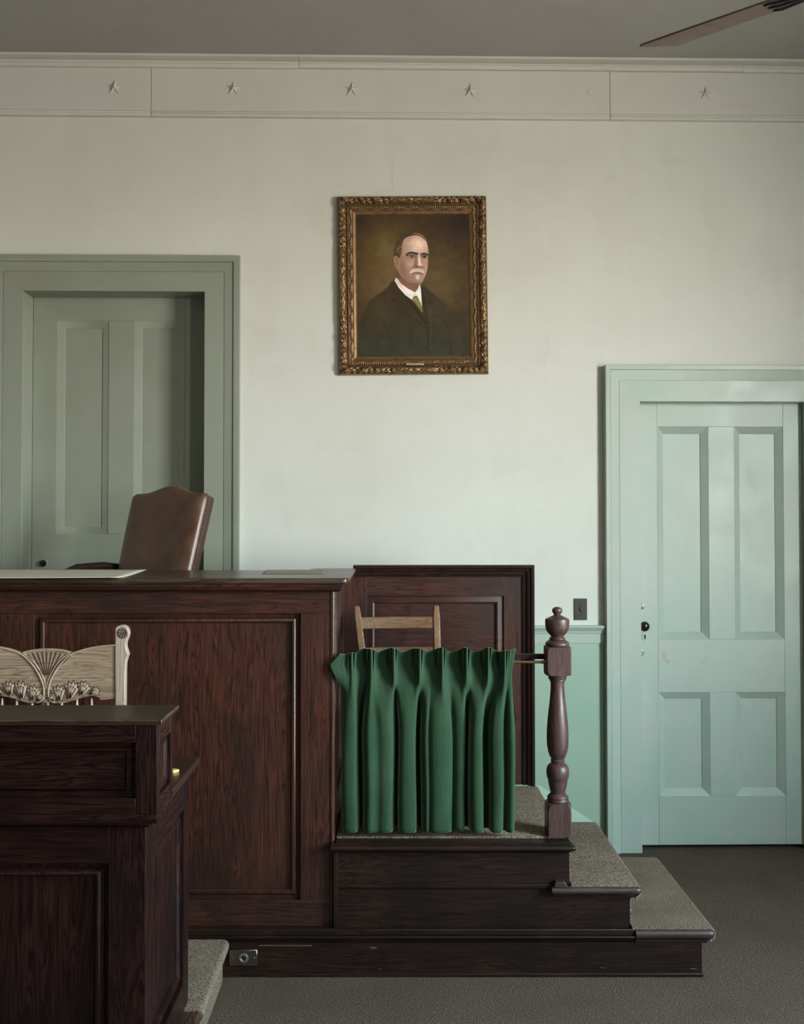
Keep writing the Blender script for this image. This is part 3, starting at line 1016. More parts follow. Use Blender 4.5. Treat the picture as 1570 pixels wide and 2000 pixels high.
# papers on the bench
def sheet(name, pts, z, mat, lab, thick=0.0012, lift=None):
    """pts: corner pixels (X,Y) on the plane z; 4 corners, gridded"""
    c = [Vector((*at_z(X, Y, z), z)) for X, Y in pts]
    m = MB(); N, K = 24, 8
    vv = []
    for i in range(N + 1):
        for j in range(K + 1):
            s, t = i / N, j / K
            p = (c[0] * (1 - s) + c[1] * s) * (1 - t) + (c[3] * (1 - s) + c[2] * s) * t
            p.z = z + (lift(s, t) if lift else 0) + 0.001
            vv.append(p)
    m.idx(vv, [(i * (K + 1) + j, (i + 1) * (K + 1) + j, (i + 1) * (K + 1) + j + 1, i * (K + 1) + j + 1) for i in range(N) for j in range(K)])
    o = build(name, m, mat, solid=thick, smooth=60)
    return o
def lf(s, t):
    return 0.0015 + 0.007 * (max(0, math.sin(s * 5.2 + 1.0)) * (1 - t)) + 0.006 * (1 - t) ** 6 * s
o = sheet('paper_sheet', [(-260, 1132), (234, 1132), (287, 1113.5), (-200, 1112)], ZB, paper_m, '', lift=lf)
prop(o, 'large cream paper sheet lying at the left end of the bench top', 'paper')
o = sheet('paper_sheet', [(512, 1121.5), (631, 1121.5), (638, 1113.8), (520, 1113.8)], ZB, paper2_m, '', lift=lambda s, t: 0.0005)
prop(o, 'thin grey brown sheet near the right corner of the bench top', 'paper')

# ------------------------------------------------------------------ panelled screen behind the witness stand
YS = 5.385
scr = thing('panelled_screen', 'dark wooden panelled screen standing behind the green curtain and chair', 'screen', (0.2, YS, ZP + .006))
xa, xb = xt(667, 1300, YS), xt(1042.5, 1300, YS)
zt0 = zt(900, 1104, YS - .03)
z0s = ZP + 0.0115
MSn = MY(YS)
pa, pb = xt(716, 1300, YS), xt(984, 1300, YS)
pt, pbm = zt(850, 1164, YS), zt(850, 1480, YS)
xi = xt(1020, 1300, YS)
zi = zt(900, 1126, YS)
mb = MB()
mb.box(xa, pa, YS, YS + 0.035, z0s, zi)
mb.box(pb, xi + 0.02, YS, YS + 0.035, z0s, zi)
mb.mi = 1
mb.box(pa, pb, YS + .0004, YS + 0.035, pt, zi)
mb.box(pa, pb, YS + .0004, YS + 0.035, z0s, pbm)
build('frame', mb, [wood_v, wood_h], scr, bev=0.001)
mb = MB(); mb.panel(MSn, pa, pb, pbm, pt, [(0, 0), (0.0002, -0.014), (0.030, -0.006), (0.038, -0.010), (0.040, -0.020), (0.042, -0.020)])
mb.box(pa, pb, YS + .024, YS + .032, pbm, pt)
build('panel', mb, wood_h, scr, smooth=30)
# mitred moulding running over the top and down the right side
pr = [(0.0, 0.0), (0.0, 0.008), (0.008, 0.012), (0.014, 0.004), (0.020, 0.004), (0.024, 0.020), (0.034, 0.026), (0.040, 0.022), (0.044, 0.034), (0.056, 0.036), (0.058, 0.034), (0.058, -0.04)]
wI = xb - xi; hI = zt0 - zi
rings = []
for w, d in pr:
    k = w / 0.058
    rings.append([(xt(690, 1110, YS), YS - d, zi + hI * k), (xi + wI * k, YS - d, zi + hI * k), (xi + wI * k, YS - d, z0s)])
n = len(rings)
mb = MB(); mb.idx([p for r in rings for p in r], [(k * 3 + i, k * 3 + i + 1, k * 3 + i + 4, k * 3 + i + 3) for k in range(n - 1) for i in range(2)])
mb.idx([r[2] for r in rings], [tuple(range(n))]); mb.idx([r[0] for r in rings], [tuple(range(n))])
build('moulding', mb, m_wood('screen_moulding_wood', BD, (0.03, 0.012, 0.009), (0.05, 0.022, 0.015), 'x', rough=0.33), scr, smooth=25)

# ------------------------------------------------------------------ newel post, rail, rod
YP = 4.55
npx = xt(1089.5, 1600, YP)
S = FPX / YP
post = thing('newel_post', 'turned dark wood newel post with ball finial at the platform edge', 'newel post', (npx, YP, ZP + cf))
def py(c): return zt(1089, 1100 + c / 3.334, YP)      # crop rows -> height
def pr_(c): return c / 3.334 / S
turn_top = [(0, 283), (20, 287), (31, 297), (33, 308), (31, 320), (22, 331), (21, 336), (28, 340), (58, 354), (76, 363), (78, 372), (78, 395), (76, 420), (70, 440), (58, 456), (44, 470), (40, 476), (44, 482), (52, 487), (52, 493), (48, 497), (60, 503), (73, 513), (78, 524), (77, 532), (70, 540), (64, 546)]
turn_mid = [(60, 716), (64, 726), (63, 733), (56, 737), (60, 744), (58, 752), (50, 756), (52, 762), (46, 768), (44, 790), (45, 830), (49, 880), (56, 940), (63, 1000), (68, 1060), (70, 1110), (70, 1150), (68, 1190), (62, 1225), (52, 1255), (43, 1268), (41, 1274), (46, 1280), (44, 1290), (42, 1298), (54, 1306), (66, 1320), (72, 1340), (73, 1362), (71, 1384), (68, 1398), (64, 1404), (62, 1420), (58, 1445), (52, 1470), (48, 1486), (46, 1494), (52, 1500), (64, 1512), (69, 1522), (66, 1530), (70, 1540), (68, 1550), (60, 1562)]
mb = MB(); mb.lathe([(pr_(r), py(c)) for r, c in turn_top], (npx, YP, 0), 40)
build('finial', mb, post_wood, post, smooth=35)
mb = MB(); mb.lathe([(pr_(r), py(c)) for r, c in turn_mid], (npx, YP, 0), 40)
build('turned_shaft', mb, post_wood, post, smooth=35)
def lamb_block(z0, z1, hw, cut0, cut1):
    """square block with lamb's-tongue rounded ends"""
    m = MB(); rings = []
    N = 10
    for k in range(N + 1):
        if cut0:
            a = math.pi / 2 * k / N
            rings.append((z0 + cut0 * (1 - math.cos(a)), hw * (0.80 + 0.20 * math.sin(a)), 1))
        elif k == N: rings.append((z0, hw, 1))
    for k in range(N + 1):
        a = math.pi / 2 * k / N
        rings.append((z1 - cut1 + cut1 * math.sin(a), hw * (0.80 + 0.20 * math.cos(a)), 1))
    rr = []
    for z, w, _ in rings:
        c = hw * 0.08 + (hw - w) * 1.6
        W = hw
        rr.append([(npx - W + c, YP - W, z), (npx + W - c, YP - W, z), (npx + W, YP - W + c, z), (npx + W, YP + W - c, z), (npx + W - c, YP + W, z), (npx - W + c, YP + W, z), (npx - W, YP + W - c, z), (npx - W, YP - W + c, z)])
    m.loops(rr, True, True)
    return m
build('upper_block', lamb_block(py(724), py(540), pr_(79), 0.024, 0.022), post_wood, post, smooth=30, bev=0.001)
build('base_block', lamb_block(ZP + cf + .001, py(1552), pr_(76), 0, 0.045), post_wood, post, smooth=30, bev=0.001)
hwp = pr_(79)
# wooden rail and brass rod
zrl, zrh = zt(1040, 1287, 4.575), zt(1040, 1277, 4.575)
mb = MB(); mb.box(xBR + .001, npx - hwp - .001, 4.566, 4.590, zrl, zrh)
o = build('wooden_rail', mb, base_h, bev=0.002); prop(o, 'slim dark wooden rail from the newel post to the bench behind the curtain', 'rail')
zrod = zt(1040, 1293, 4.547)
rod = thing('curtain_rod', 'thin brass rod below the wooden rail carrying the green curtain', 'curtain rod', ((xBR + npx) / 2, 4.547, zrod))
mb = MB(); mb.tube([(xBR + .001, 4.547, zrod), (npx - hwp - .001, 4.547, zrod)], 0.0058, 14)
build('rod', mb, brass, rod)
mb = MB(); mb.tube([(npx - hwp - .016, 4.547, zrod), (npx - hwp - .001, 4.547, zrod)], 0.0078, 14)
build('rod_socket', mb, brass, rod)

# ------------------------------------------------------------------ green velvet curtain
t = NT('green_velvet')
nz = t.noise(5.0, 5, 0.6, 0.4)
ny = t.noise(1.5, 4, 0.6, 0.2, t.coords((40, 40, 4)))
wv = t.noise(500.0, 2, 0.5)
col = t.mix(t.ramp(nz, [(0.35, 0.0), (0.7, 1.0)]), (0.018, 0.048, 0.022), (0.030, 0.070, 0.036))
col = t.mix(t.math('MULTIPLY', t.ramp(ny, [(0.45, 0.0), (0.75, 1.0)]), 0.5), col, (0.046, 0.076, 0.054))
t.bump(wv, 0.3, 0.0008)
velvet = t.set(Base_Color=col, Roughness=0.85, Specular_IOR_Level=0.15, Sheen_Weight=0.85, Sheen_Roughness=0.3, Sheen_Tint=(0.7, 1.0, 0.78))
YC = 4.497
CP = [(670, .000, 668, .015), (676, -.008, 671, -.015), (682, -.014, 676, -.030), (687, -.022, 688, -.035), (691, -.016, 696, -.026), (698, .004, 699, .020), (706, .010, 701, .062), (715, .004, 708, .055), (721, -.012, 711, -.010),
      (725, -.024, 720, -.038), (729, -.014, 736, -.028), (738, .004, 748, -.036), (750, .008, 759, -.034), (763, -.004, 765, -.018), (767, -.018, 768, .020), (769, -.024, 770, .066), (771, -.018, 777, .060), (776, .002, 780, -.015),
      (786, .008, 786, -.034), (797, .010, 797, -.038), (808, .006, 808, -.032), (815, -.010, 812, -.012), (819, -.024, 815, .060), (823, -.014, 823, .052), (829, .002, 826, .000), (836, .008, 832, -.024), (842, .010, 838, -.020), (844, .010, 839, -.022),
      (852, .004, 846, -.034), (858, -.010, 858, -.038), (863, -.024, 871, -.032), (868, -.010, 880, -.016), (878, .006, 882, .016), (888, .010, 890, .000), (898, .008, 899, -.006), (905, -.010, 906, .004), (910, -.024, 909, .060), (915, -.012, 916, .054),
      (922, .006, 919, -.008), (932, .010, 925, -.034), (942, .006, 935, -.038), (948, -.012, 942, -.024), (952, -.024, 944, .020), (956, -.012, 948, .042), (963, .006, 955, .030), (972, .006, 959, -.020), (979, -.010, 965, -.034), (984, -.024, 976, -.034),
      (988, -.012, 982, -.006), (991, -.004, 985, .006), (994, .002, 990, -.022), (997, .004, 998, -.032), (999, .006, 1003, -.014), (1000, .012, 1004, .010)]
def crs(p0, p1, p2, p3, t):
    return tuple(0.5 * ((2 * b) + (-a + c) * t + (2 * a - 5 * b + 4 * c - d) * t * t + (-a + 3 * b - 3 * c + d) * t ** 3) for a, b, c, d in zip(p0, p1, p2, p3))
cols = []
for i in range(len(CP) - 1):
    p = [CP[max(i - 1, 0)], CP[i], CP[i + 1], CP[min(i + 2, len(CP) - 1)]]
    for k in range(6):
        cols.append(crs(*p, k / 6))
cols.append(CP[-1])
pins = [687, 725, 769, 819, 863, 910, 952, 984]
HEM = {668: 1616, 690: 1622, 705: 1612, 728: 1628, 760: 1616, 796: 1630, 820: 1612, 860: 1631, 905: 1618, 930: 1631, 948: 1622, 968: 1630, 988: 1618, 1004: 1626}
hk = sorted(HEM)
def hem(x): return float(np.interp(x, hk, [HEM[k] for k in hk]))
Yp = 1314.0
TOPX = [(646, 668, 1296), ]
rowsY = []
nr_h, nr_b = 12, 44
V, F = [], []
ncol = len(cols)
def sm(x): x = max(0, min(1, x)); return x * x * (3 - 2 * x)
for r in range(nr_h + nr_b + 1):
    for (xp, dp, xh, dh) in cols:
        near = min(pins, key=lambda q: abs(q - xp)); e = xp - near
        tie = math.exp(-(e / 5.0) ** 2)
        if r <= nr_h:                       # header above the pinch, opening upward
            t_ = 1 - r / nr_h               # 1 at the very top
            topY = 1270 + 3.5 * math.sin(xp * 0.13) - 4 * tie + 2.0 * (1 - math.exp(-((xp - (near + 22)) / 12) ** 2)) * 0
            if xp < 705: topY += (705 - xp) * 0.22
            Y = Yp + (topY - Yp) * t_
            x = xp + (e * 0.9 * math.exp(-(e / 7) ** 2)) * t_
            d = dp * (1 - 0.25 * t_) - 0.013 * (0.25 + 0.75 * t_) * math.exp(-(e / 7.0) ** 2) * math.cos(2 * math.pi * e / 4.2) - 0.010 * t_ * math.exp(-(e / 8) ** 2)
            d += 0.012 * math.sin(math.pi * t_) * (1 - tie) * (1 if 690 < xp < 984 else .3)
            if xp < 684:                    # left corner flares out over the bench face
                k = (684 - xp) / 14
                x += k * (float(np.interp(t_, [0, .45, 1], [652, 645, 664])) - 670)
                d -= 0.032 * k
            if xp > 990: x += 7 * (xp - 990) / 10 * t_ ; d -= .01 * t_
        else:
            s = (r - nr_h) / nr_b
            yh = 1622
            Y = Yp + (yh - Yp) * s
            w = sm(s / 0.42)
            x = xp * (1 - w) + xh * w + 2.0 * math.sin(s * 3 + xp * 0.05) * math.sin(math.pi * s)
            a = dp * (1 - sm(s / 0.25)) + dh * sm(s / 0.30) * (0.80 + 0.20 * s)
            d = a
            if xp < 684 and s < 0.12:
                k = (684 - xp) / 14 * (1 - s / 0.12)
                x -= 18 * k; d -= 0.032 * k
        yy = YC + d
        px_, pz_ = at_y(x, Y, YC)           # laid out on the curtain's own plane
        yy += 0.002 * mnoise.noise(Vector((px_ * 12, pz_ * 8, 3)))
        V.append((px_, yy, pz_))
for r in range(nr_h + nr_b):
    for c in range(ncol - 1):
        F.append((r * ncol + c, r * ncol + c + 1, (r + 1) * ncol + c + 1, (r + 1) * ncol + c))
mb = MB(); mb.idx(V, F)
cur = thing('velvet_curtain', 'pleated green velvet curtain hanging on the brass rod of the witness stand', 'curtain', ((V[0][0] + V[-1][0]) / 2, YC, ZP + .03))
build('cloth', mb, velvet, cur, solid=0.0025, smooth=80)

# ------------------------------------------------------------------ plain wooden witness chair
ch = thing('wooden_chair', 'plain honey brown ladder-back wooden chair behind the green curtain', 'chair', (0, 0, 0))
yw = 5.13
cxm, czt = at_y(783, 1184, yw)
A = R(5)
ch.matrix_world = Matrix.Translation((cxm + .02, yw - .335, ZP + cf + .0025)) @ Matrix.Rotation(A, 4, 'Z')
ch['_o'] = (0.0, 0.0, 0.0)
HT = czt - ZP - cf
WC = 0.172
def back_y(z):      # recline of the back posts
    k = max(0, (z - 0.44) / (HT - 0.44))
    return 0.20 + 0.14 * k ** 1.3
for s in (-1, 1):
    mb = MB(); rings = []
    for k in range(19):
        z = HT * k / 18
        y = back_y(z) if z > 0.44 else 0.20 + 0.06 * ((0.44 - z) / 0.44) ** 2
        w = 0.0165 if z < HT - 0.03 else 0.0165 - 0.004 * (z - HT + 0.03) / 0.03
        x = s * (WC + (0.030 if s < 0 else 0.006) * max(0, (z - 0.62) / (HT - .62)))
        q = 0.012
        rings.append([(x - w, y - q, z), (x + w, y - q, z), (x + w, y + q, z), (x - w, y + q, z)])
    mb.loops(rings, True, True)
    build('back_post', mb, honey_v, ch, bev=0.005, seg=3)
    mb = MB(); mb.tube([(s * 0.17, -0.20, 0.0), (s * 0.18, -0.18, 0.43)], [0.013, 0.018], 12)
    build('leg', mb, honey_v, ch)
for z0, z1_ in ((HT - 0.105, HT - 0.052), (HT - 0.245, HT - 0.190), (HT - .36, HT - .31)):
    mb = MB(); rings = []
    for k in range(11):
        x = -WC - .012 + (2 * WC + 0.006) * k / 10
        bow = 0.015 * math.sin(math.pi * k / 10)
        rings.append([(x, back_y(z0) - 0.006 + bow, z0), (x, back_y(z1_) - 0.006 + bow, z1_), (x, back_y(z1_) + 0.006 + bow, z1_), (x, back_y(z0) + 0.006 + bow, z0)])
    mb.loops(rings, True, True)
    build('back_slat', mb, honey_h, ch, bev=0.002)
mb = MB(); mb.prism([(-.20, -.22), (.20, -.22), (.185, .21), (-.185, .21)], 0.43, 0.455, lambda u, v, d: (u, v, d))
build('seat', mb, honey_h, ch, bev=0.006)

# ------------------------------------------------------------------ judge's leather chair
t = NT('brown_leather')
n1 = t.noise(4.0, 6, 0.62, 0.8); n2 = t.noise(220.0, 3, 0.6); n3 = t.noise(14, 4, 0.6, .6)
col = t.mix(t.ramp(n1, [(0.35, 0.0), (0.65, 1.0)]), (0.080, 0.036, 0.019), (0.150, 0.088, 0.056))
t.bump(t.mix(0.25, n3, n2), 0.22, 0.004)
leather = t.set(Base_Color=col, Roughness=t.ramp(n1, [(0.3, 0.34), (0.7, 0.46)]), Specular_IOR_Level=0.6, Coat_Weight=0.25, Coat_Roughness=0.38)
band_m = m_plain('dark_leather_band', (0.045, 0.018, 0.010), 0.4)
yj = 5.52
ja, jr = R(30), R(17)
jx, jz = at_y(322, 1040, yj)
jz -= 0.0
jc = thing('leather_armchair', 'high-backed brown leather chair with a nailhead edge behind the bench', 'armchair', (0, 0, 0))
jc.matrix_world = Matrix.Translation((jx, yj, ZP + cf)) @ Matrix.Rotation(-ja, 4, 'Z')
jc['_o'] = (0.0, 0.0, 0.0)
JB = jz - ZP - cf            # height of picture reference point on the back
def jp_(u, v, d):            # u across, v up the back from the reference point, d towards the front
    return (u, v * math.sin(jr) - d * math.cos(jr), JB + v * math.cos(jr) + d * math.sin(jr))
HWj, TOPj, BOTj = 0.25, 0.205, -0.42
def outline(hw, top, bot, r=0.03, off=0.0):
    pts = []
    N = 26
    pts.append((-hw + .012, bot)); 
    for k in range(6):
        pts.append((-hw + .012 * (1 - k / 5), bot + (top - bot - r) * (k + 1) / 6))
    for k in range(1, 5):
        a = math.pi * (1 - k / 8)
        pts.append((-hw + r + r * math.cos(a), top - r + r * math.sin(a)))
    for k in range(N + 1):
        x = -hw + r + (2 * hw - 2 * r) * k / N
        q = abs(x) / hw
        hump = 0.040 * (0.5 + 0.5 * math.cos(math.pi * min(1, q / 0.72)))
        pts.append((x, top + hump))
    for k in range(4, 0, -1):
        a = math.pi * k / 8
        pts.append((hw - r + r * math.cos(a), top - r + r * math.sin(a)))
    for k in range(5, -1, -1):
        pts.append((hw - .012 * (1 - k / 5), bot + (top - bot - r) * (k + 1) / 6))
    pts.append((hw - .012, bot))
    return pts
o0 = outline(HWj, TOPj, BOTj)
cxo, cyo = 0, (TOPj + BOTj) / 2
def ring_of(scale, d, pull=0.0):
    out = []
    for u, v in o0:
        du_, dv_ = u - cxo, v - cyo
        L = math.hypot(du_, dv_)
        su = u - math.copysign(min(abs(u), pull), u) if scale == 1 else u * scale
        sv = (v - pull if v > cyo else v + pull) if scale == 1 else cyo + dv_ * scale
        out.append(jp_(su, sv, d))
    return out
mb = MB()
mb.loops([ring_of(1, 0.018, 0.0), ring_of(1, 0.030, 0.003), ring_of(1, 0.040, 0.010), ring_of(1, 0.047, 0.024), ring_of(0.80, 0.056), ring_of(0.55, 0.060), ring_of(0.28, 0.057), ring_of(0.05, 0.054)], cap1=True)
build('backrest', mb, leather, jc, smooth=75, sub=1)
mb = MB()
mb.loops([ring_of(1, -0.040, 0.006), ring_of(1, -0.034, 0.0), ring_of(1, 0.0185, 0.0005)], cap0=True, cap1=True)
build('back_shell', mb, band_m, jc, smooth=50)
mb = MB(); lens = []
for k in range(len(o0) - 1):
    a, b = Vector(o0[k]), Vector(o0[k + 1]); lens.append((a, b, (b - a).length))
tot = sum(l for _, _, l in lens); step = 0.0125; pos = 0.0; acc = 0.0
nails = []
for a, b, L in lens:
    while pos < acc + L:
        q = a + (b - a) * ((pos - acc) / L); nd = Vector(((b - a).y, -(b - a).x)).normalized()
        nails.append((q, -nd)); pos += step
    acc += L
for q, nd in nails:
    if abs(q.x) < HWj - 0.03 and q.y < TOPj - .05: continue
    c = q + nd * 0.0005
    p = jp_(c.x, c.y, 0.006)
    mb.blob(p, (0.0042, 0.0042, 0.0042), 8, 6)
build('nailhead_trim', mb, brass, jc, kind='stuff')
mb = MB()
JS = 0.77
mb.box(-.25, .25, -.46, .02, JS, JS + .10)
build('seat', mb, leather, jc, bev=0.03, seg=4)
JA = at_z(170, 1106, 1.62)
for s in (-1, 1):
    mb = MB()
    JS = 0.765 if s < 0 else 0.71
    path = [(s * .27, .02, JS + .30), (s * .285, -.15, JS + .32), (s * .29, -.32, JS + .315), (s * .28, -.42, JS + .29), (s * .28, -.44, JS + .2), (s * .27, -.40, JS + .02)]
    mb.tube(path, 0.02, 10)
    build('arm', mb, base_h, jc, smooth=60)
mb = MB(); mb.lathe([(0.03, .12), (0.03, JS)], (0, -.2, 0), 16)
build('pedestal', mb, iron_m, jc)
for k in range(4):
    a = math.pi / 4 + k * math.pi / 2
    mb = MB(); mb.tube([(0, -.2, .14), (0.15 * math.cos(a), -.2 + .15 * math.sin(a), .11), (.30 * math.cos(a), -.2 + .30 * math.sin(a), .02)], [.025, .022, .018], 10)
    build('leg', mb, base_h, jc)

# ------------------------------------------------------------------ clerk's platform, chair and desk
XK = xt(450, 1833, 4.44)
ZK = zt(450, 1834, 4.44)
kp = thing('low_platform', 'low carpeted step with a worn wooden nosing under the clerk desk', 'platform', (-1.8, 3.4, 0))
YN = 3.80
mb = MB(); mb.box(XPL, XK - .03, 2.2, YF - .008, 0.002, ZK - cf - .001)
build('riser_box', mb, base_h, kp)
rr = 0.020
def wrap(x1, z):
    pts = [(XPL, z)]
    for k in range(9):
        a = math.pi / 2 - math.pi * k / 8
        pts.append((x1 - rr + rr * math.cos(a), z - rr + rr * math.sin(a)))
    pts += [(x1 - rr - .006, z - 2 * rr), (x1 - rr - .006, 0.004), (x1 - rr - .016, .004), (x1 - rr - .016, z - cf), (XPL, z - cf)]
    return pts
mb = MB()
rings = []
for y, c, dz in ((YN, 0, 0), (YN + .006, 0, .001), (4.40, 0, 0.0015), (4.43, 0.004, 0), (YF - .008, 0.018, -.004)):
    rings.append([(x - (c if x > XK - .05 else 0), y, z + dz * (1 if z > ZK - .03 else 0)) for x, z in wrap(XK, ZK)])
mb.loops(rings, True, True)
build('step_carpet', mb, carpet2, kp, smooth=60)
mb = MB(); mb.box(XPL, XK - .075, 2.2, YN - .001, ZK - cf - .0005, ZK - .002)
build('step_carpet', mb, carpet2, kp)
mb = MB()
mb.prism([(XK - .072, ZK - .034), (XK - .072, ZK - .003), (XK - .018, ZK - .003), (XK - .007, ZK - .009), (XK - .003, ZK - .018), (XK - .008, ZK - .030), (XK - .018, ZK - .034)], 2.2, YN - .0015, lambda u, v, d: (u, d, v))
edge_y = m_wood('worn_nosing_wood', (0.012, 0.007, 0.005), (0.05, 0.028, 0.018), (0.11, 0.06, 0.035), 'y', rough=0.4)
build('step_nosing', mb, edge_y, kp, bev=.002)

# desk
XD = -0.716; YD0, YD1 = 3.182, 3.865
ZD = 1.022
desk = thing('clerk_desk', 'dark panelled clerk desk with a raised front gallery in the left foreground', 'desk', (-1.5, 3.5, ZK + .001))
zbot = ZK + .0015
XDL = -2.35
DB = [(0, 0), (0.0002, -0.018), (0.015, -0.020), (0.024, -0.010), (0.030, -0.005), (0.036, -0.006), (0.043, -0.016), (0.044, -0.022)]
MFD = MY(YD0)
def xd(X, Y=1700, y=YD0): return xt(X, Y, y)
pxr = xd(212); ptop = zt(100, 1686, YD0)
mb = MB()
mb.box(pxr, XD - .0005, YD0, YD0 + .035, zbot, 0.985)
mb.box(pxr - 0.9, pxr - 0.78, YD0, YD0 + .035, zbot, ptop - .0008)
mb.box(XDL, XDL + .1, YD0, YD0 + .035, zbot, .985)
mb.mi = 1
mb.box(XDL + .1, pxr - .0005, YD0, YD0 + .035, ptop, .985)
mb.box(XDL + .1, pxr - .0005, YD0, YD0 + .035, zbot, zbot + .11)
build('front_frame', mb, [desk_v, desk_h], desk, bev=.0012)
for a, b in ((pxr - .78, pxr), (XDL + .1, pxr - .9)):
    mb = MB(); mb.panel(MFD, a, b, zbot + .11, ptop, DB); mb.box(a, b, YD0 + .026, YD0 + .032, zbot + .11, ptop)
    build('front_panel', mb, desk_v, desk, smooth=50)
# right side
MSD = MX(XD)
sy0, sy1, sz0, sz1 = 3.285, 3.775, 0.262, 0.868
mb = MB()
mb.box(YD0 + .0355, sy0, zbot, .9945, -.035, 0, MSD)
mb.box(YD0, YD0 + .035, zbot, .9945, -.0004, .0003, MSD)
mb.box(sy1, YD1, zbot, .9945, -.035, 0, MSD)
mb.mi = 1
mb.box(sy0, sy1, sz1, .9945, -.035, -.0004, MSD)
mb.box(sy0, sy1, zbot, sz0, -.035, -.0004, MSD)
build('side_frame', mb, [desk_v, desk_y], desk, bev=.0012)
mb = MB(); mb.panel(MSD, sy0, sy1, sz0, sz1, DB); mb.box(sy0, sy1, sz0, sz1, -.032, -.026, MSD)
build('side_panel', mb, desk_v, desk, smooth=50)
# lower desktop
XDE = -0.684
mb = MB(); mb.box(XDL - .02, XDE, YD0 + .06, 3.90, ZD - .0265, ZD)
build('desktop', mb, desk_top, desk, bev=.004)
# gallery
XG, YG0, YG1 = -0.668, 3.111, 3.335
zg0 = zt(150, 1608, YG0); ZG = 1.303
MG = MY(YG0)
zg1 = ZG - .0165
def xg(X): return xt(X, 1500, YG0)
gz1, gz0 = zt(100, 1450, YG0), zt(100, 1559, YG0)
gl0 = zt(100, 1591, YG0)
xs = xg(294)
mb = MB()
mb.box(xs + .0006, XG, YG0, YG0 + .03, gl0, zg1)
mb.box(xg(265), xs - .0006, YG0 + .0005, YG0 + .03, gl0, zg1)
mb.mi = 1
mb.box(XDL, xg(265) - .0006, YG0, YG0 + .03, gz1, zg1)
mb.box(XDL, xg(265) - .0006, YG0, YG0 + .03, gl0, gz0)
build('gallery_front', mb, [desk_v, desk_h], desk, bev=.0012)
mb = MB(); mb.panel(MG, XDL + .02, xg(265), gz0, gz1, DB[:4] + [(0.026, -0.006), (0.030, -0.016), (0.031, -0.018)]); mb.box(XDL + .02, xg(265), YG0 + .022, YG0 + .028, gz0, gz1)
build('gallery_panel', mb, desk_h, desk, smooth=50)
mb = MB()
mb.box(XDL, XG + .001, YG0 - .001, YD0 + .02, zg0, gl0 - .0008)
pts = [(YD0 + .02, zg0 - .0005), (YG0 + .012, zg0 - .0005), (YG0 + .014, zg0 - .008), (YG0 + .035, zg0 - .016), (YG0 + .050, zg0 - .026), (YD0 - .0005, zg0 - .032), (YD0 + .02, zg0 - .032)]
xr_ = [XG - .004, XG - .006, XG - .016, XG - .028, XD + .004, XG - .03, XG - .03]
mb.loops([[(XDL, y, z) for y, z in pts], [(XD + .006 + (0.034 * max(0, 1 - (YD0 - YG0 - (YD0 - y)) / .06) if y < YD0 else .002), y, z) for y, z in pts]], True, True)
build('gallery_cornice', mb, desk_h, desk, bev=.001, smooth=30)
MSG = MX(XG)
gy0, gy1 = 3.150, 3.298
mb = MB()
mb.box(YG0 + .0305, gy0, zg0, zg1, -.03, .0, MSG)
mb.box(gy1, YG1, ZD + .0005, zg1, -.03, 0, MSG)
mb.mi = 1
mb.box(gy0, gy1, 1.228, zg1, -.03, -.0004, MSG)
mb.box(gy0, gy1, ZD + .0005, 1.075, -.03, -.0004, MSG)
mb.box(gy0, YD0 + .058, zg0, ZD + .0005, -.03, -.0006, MSG)
build('gallery_side', mb, [desk_v, desk_y], desk, bev=.001)
mb = MB(); mb.panel(MSG, gy0, gy1, 1.075, 1.228, [(0, 0), (.0002, -.012), (.010, -.014), (.016, -.006), (.022, -.006), (.028, -.014), (.03, -.016)]); mb.box(gy0, gy1, 1.075, 1.228, -.026, -.020, MSG)
build('gallery_side_panel', mb, desk_v, desk, smooth=50)
mb = MB()
mb.box(XDL, XG - .031, YG1 - .02, YG1, ZD + .001, zg1)
build('gallery_back', mb, desk_h, desk)
yga = at_z(316, 1405, ZG)
mb = MB(); mb.box(XDL - .02, -0.651, YG0 - .016, YG1 + .008, ZG - .016, ZG)
build('gallery_top', mb, desk_top, desk, bev=.003)
mb = MB()
mb.tube([(XDL, YG0 - .0158, ZG - .0035), (-0.653, YG0 - .0158, ZG - .0035)], .0028, 8)
mb.tube([(-.6515, YG0 - .013, ZG - .0035), (-.6515, YG1 + .006, ZG - .0035)], .0028, 8)
build('worn_edge', mb, edge_wood, desk, label='edge of the top worn to pale wood')
# yellow folded note on the lower desktop
nx, ny_ = at_z(343, 1509, ZD)
mb = MB(); mb.prism([(nx - .07, ny_ - .006), (nx - .004, ny_ - .012), (nx + .010, ny_ + .010), (nx - .004, ny_ + .022), (nx - .07, ny_ + .02)], ZD + .0004, ZD + .009, lambda u, v, d: (u, v, d))
o = build('note_pad', mb, yellow_m, bev=.001); prop(o, 'small yellow paper pad on the lower desktop beside the gallery', 'note pad')

# ------------------------------------------------------------------ pressed-back oak chair
yo = 4.20
def OX(X, Y=1300): return xt(X, Y, yo)
def OZ(Y): return zt(92, Y, yo)
ocx = OX(92)
ok = thing('pressed_back_chair', 'pale oak chair with a carved fan crest behind the clerk desk', 'chair', (ocx, yo, ZK + .002))
MO = MY(yo)
S0 = 5.607
def cp(cx, cy, y=yo):       # crop coordinates of the close view -> (x, z)
    return at_y(cx / S0, 1200 + cy / S0, y)
def mir(p): return (2 * ocx - p[0], p[1])
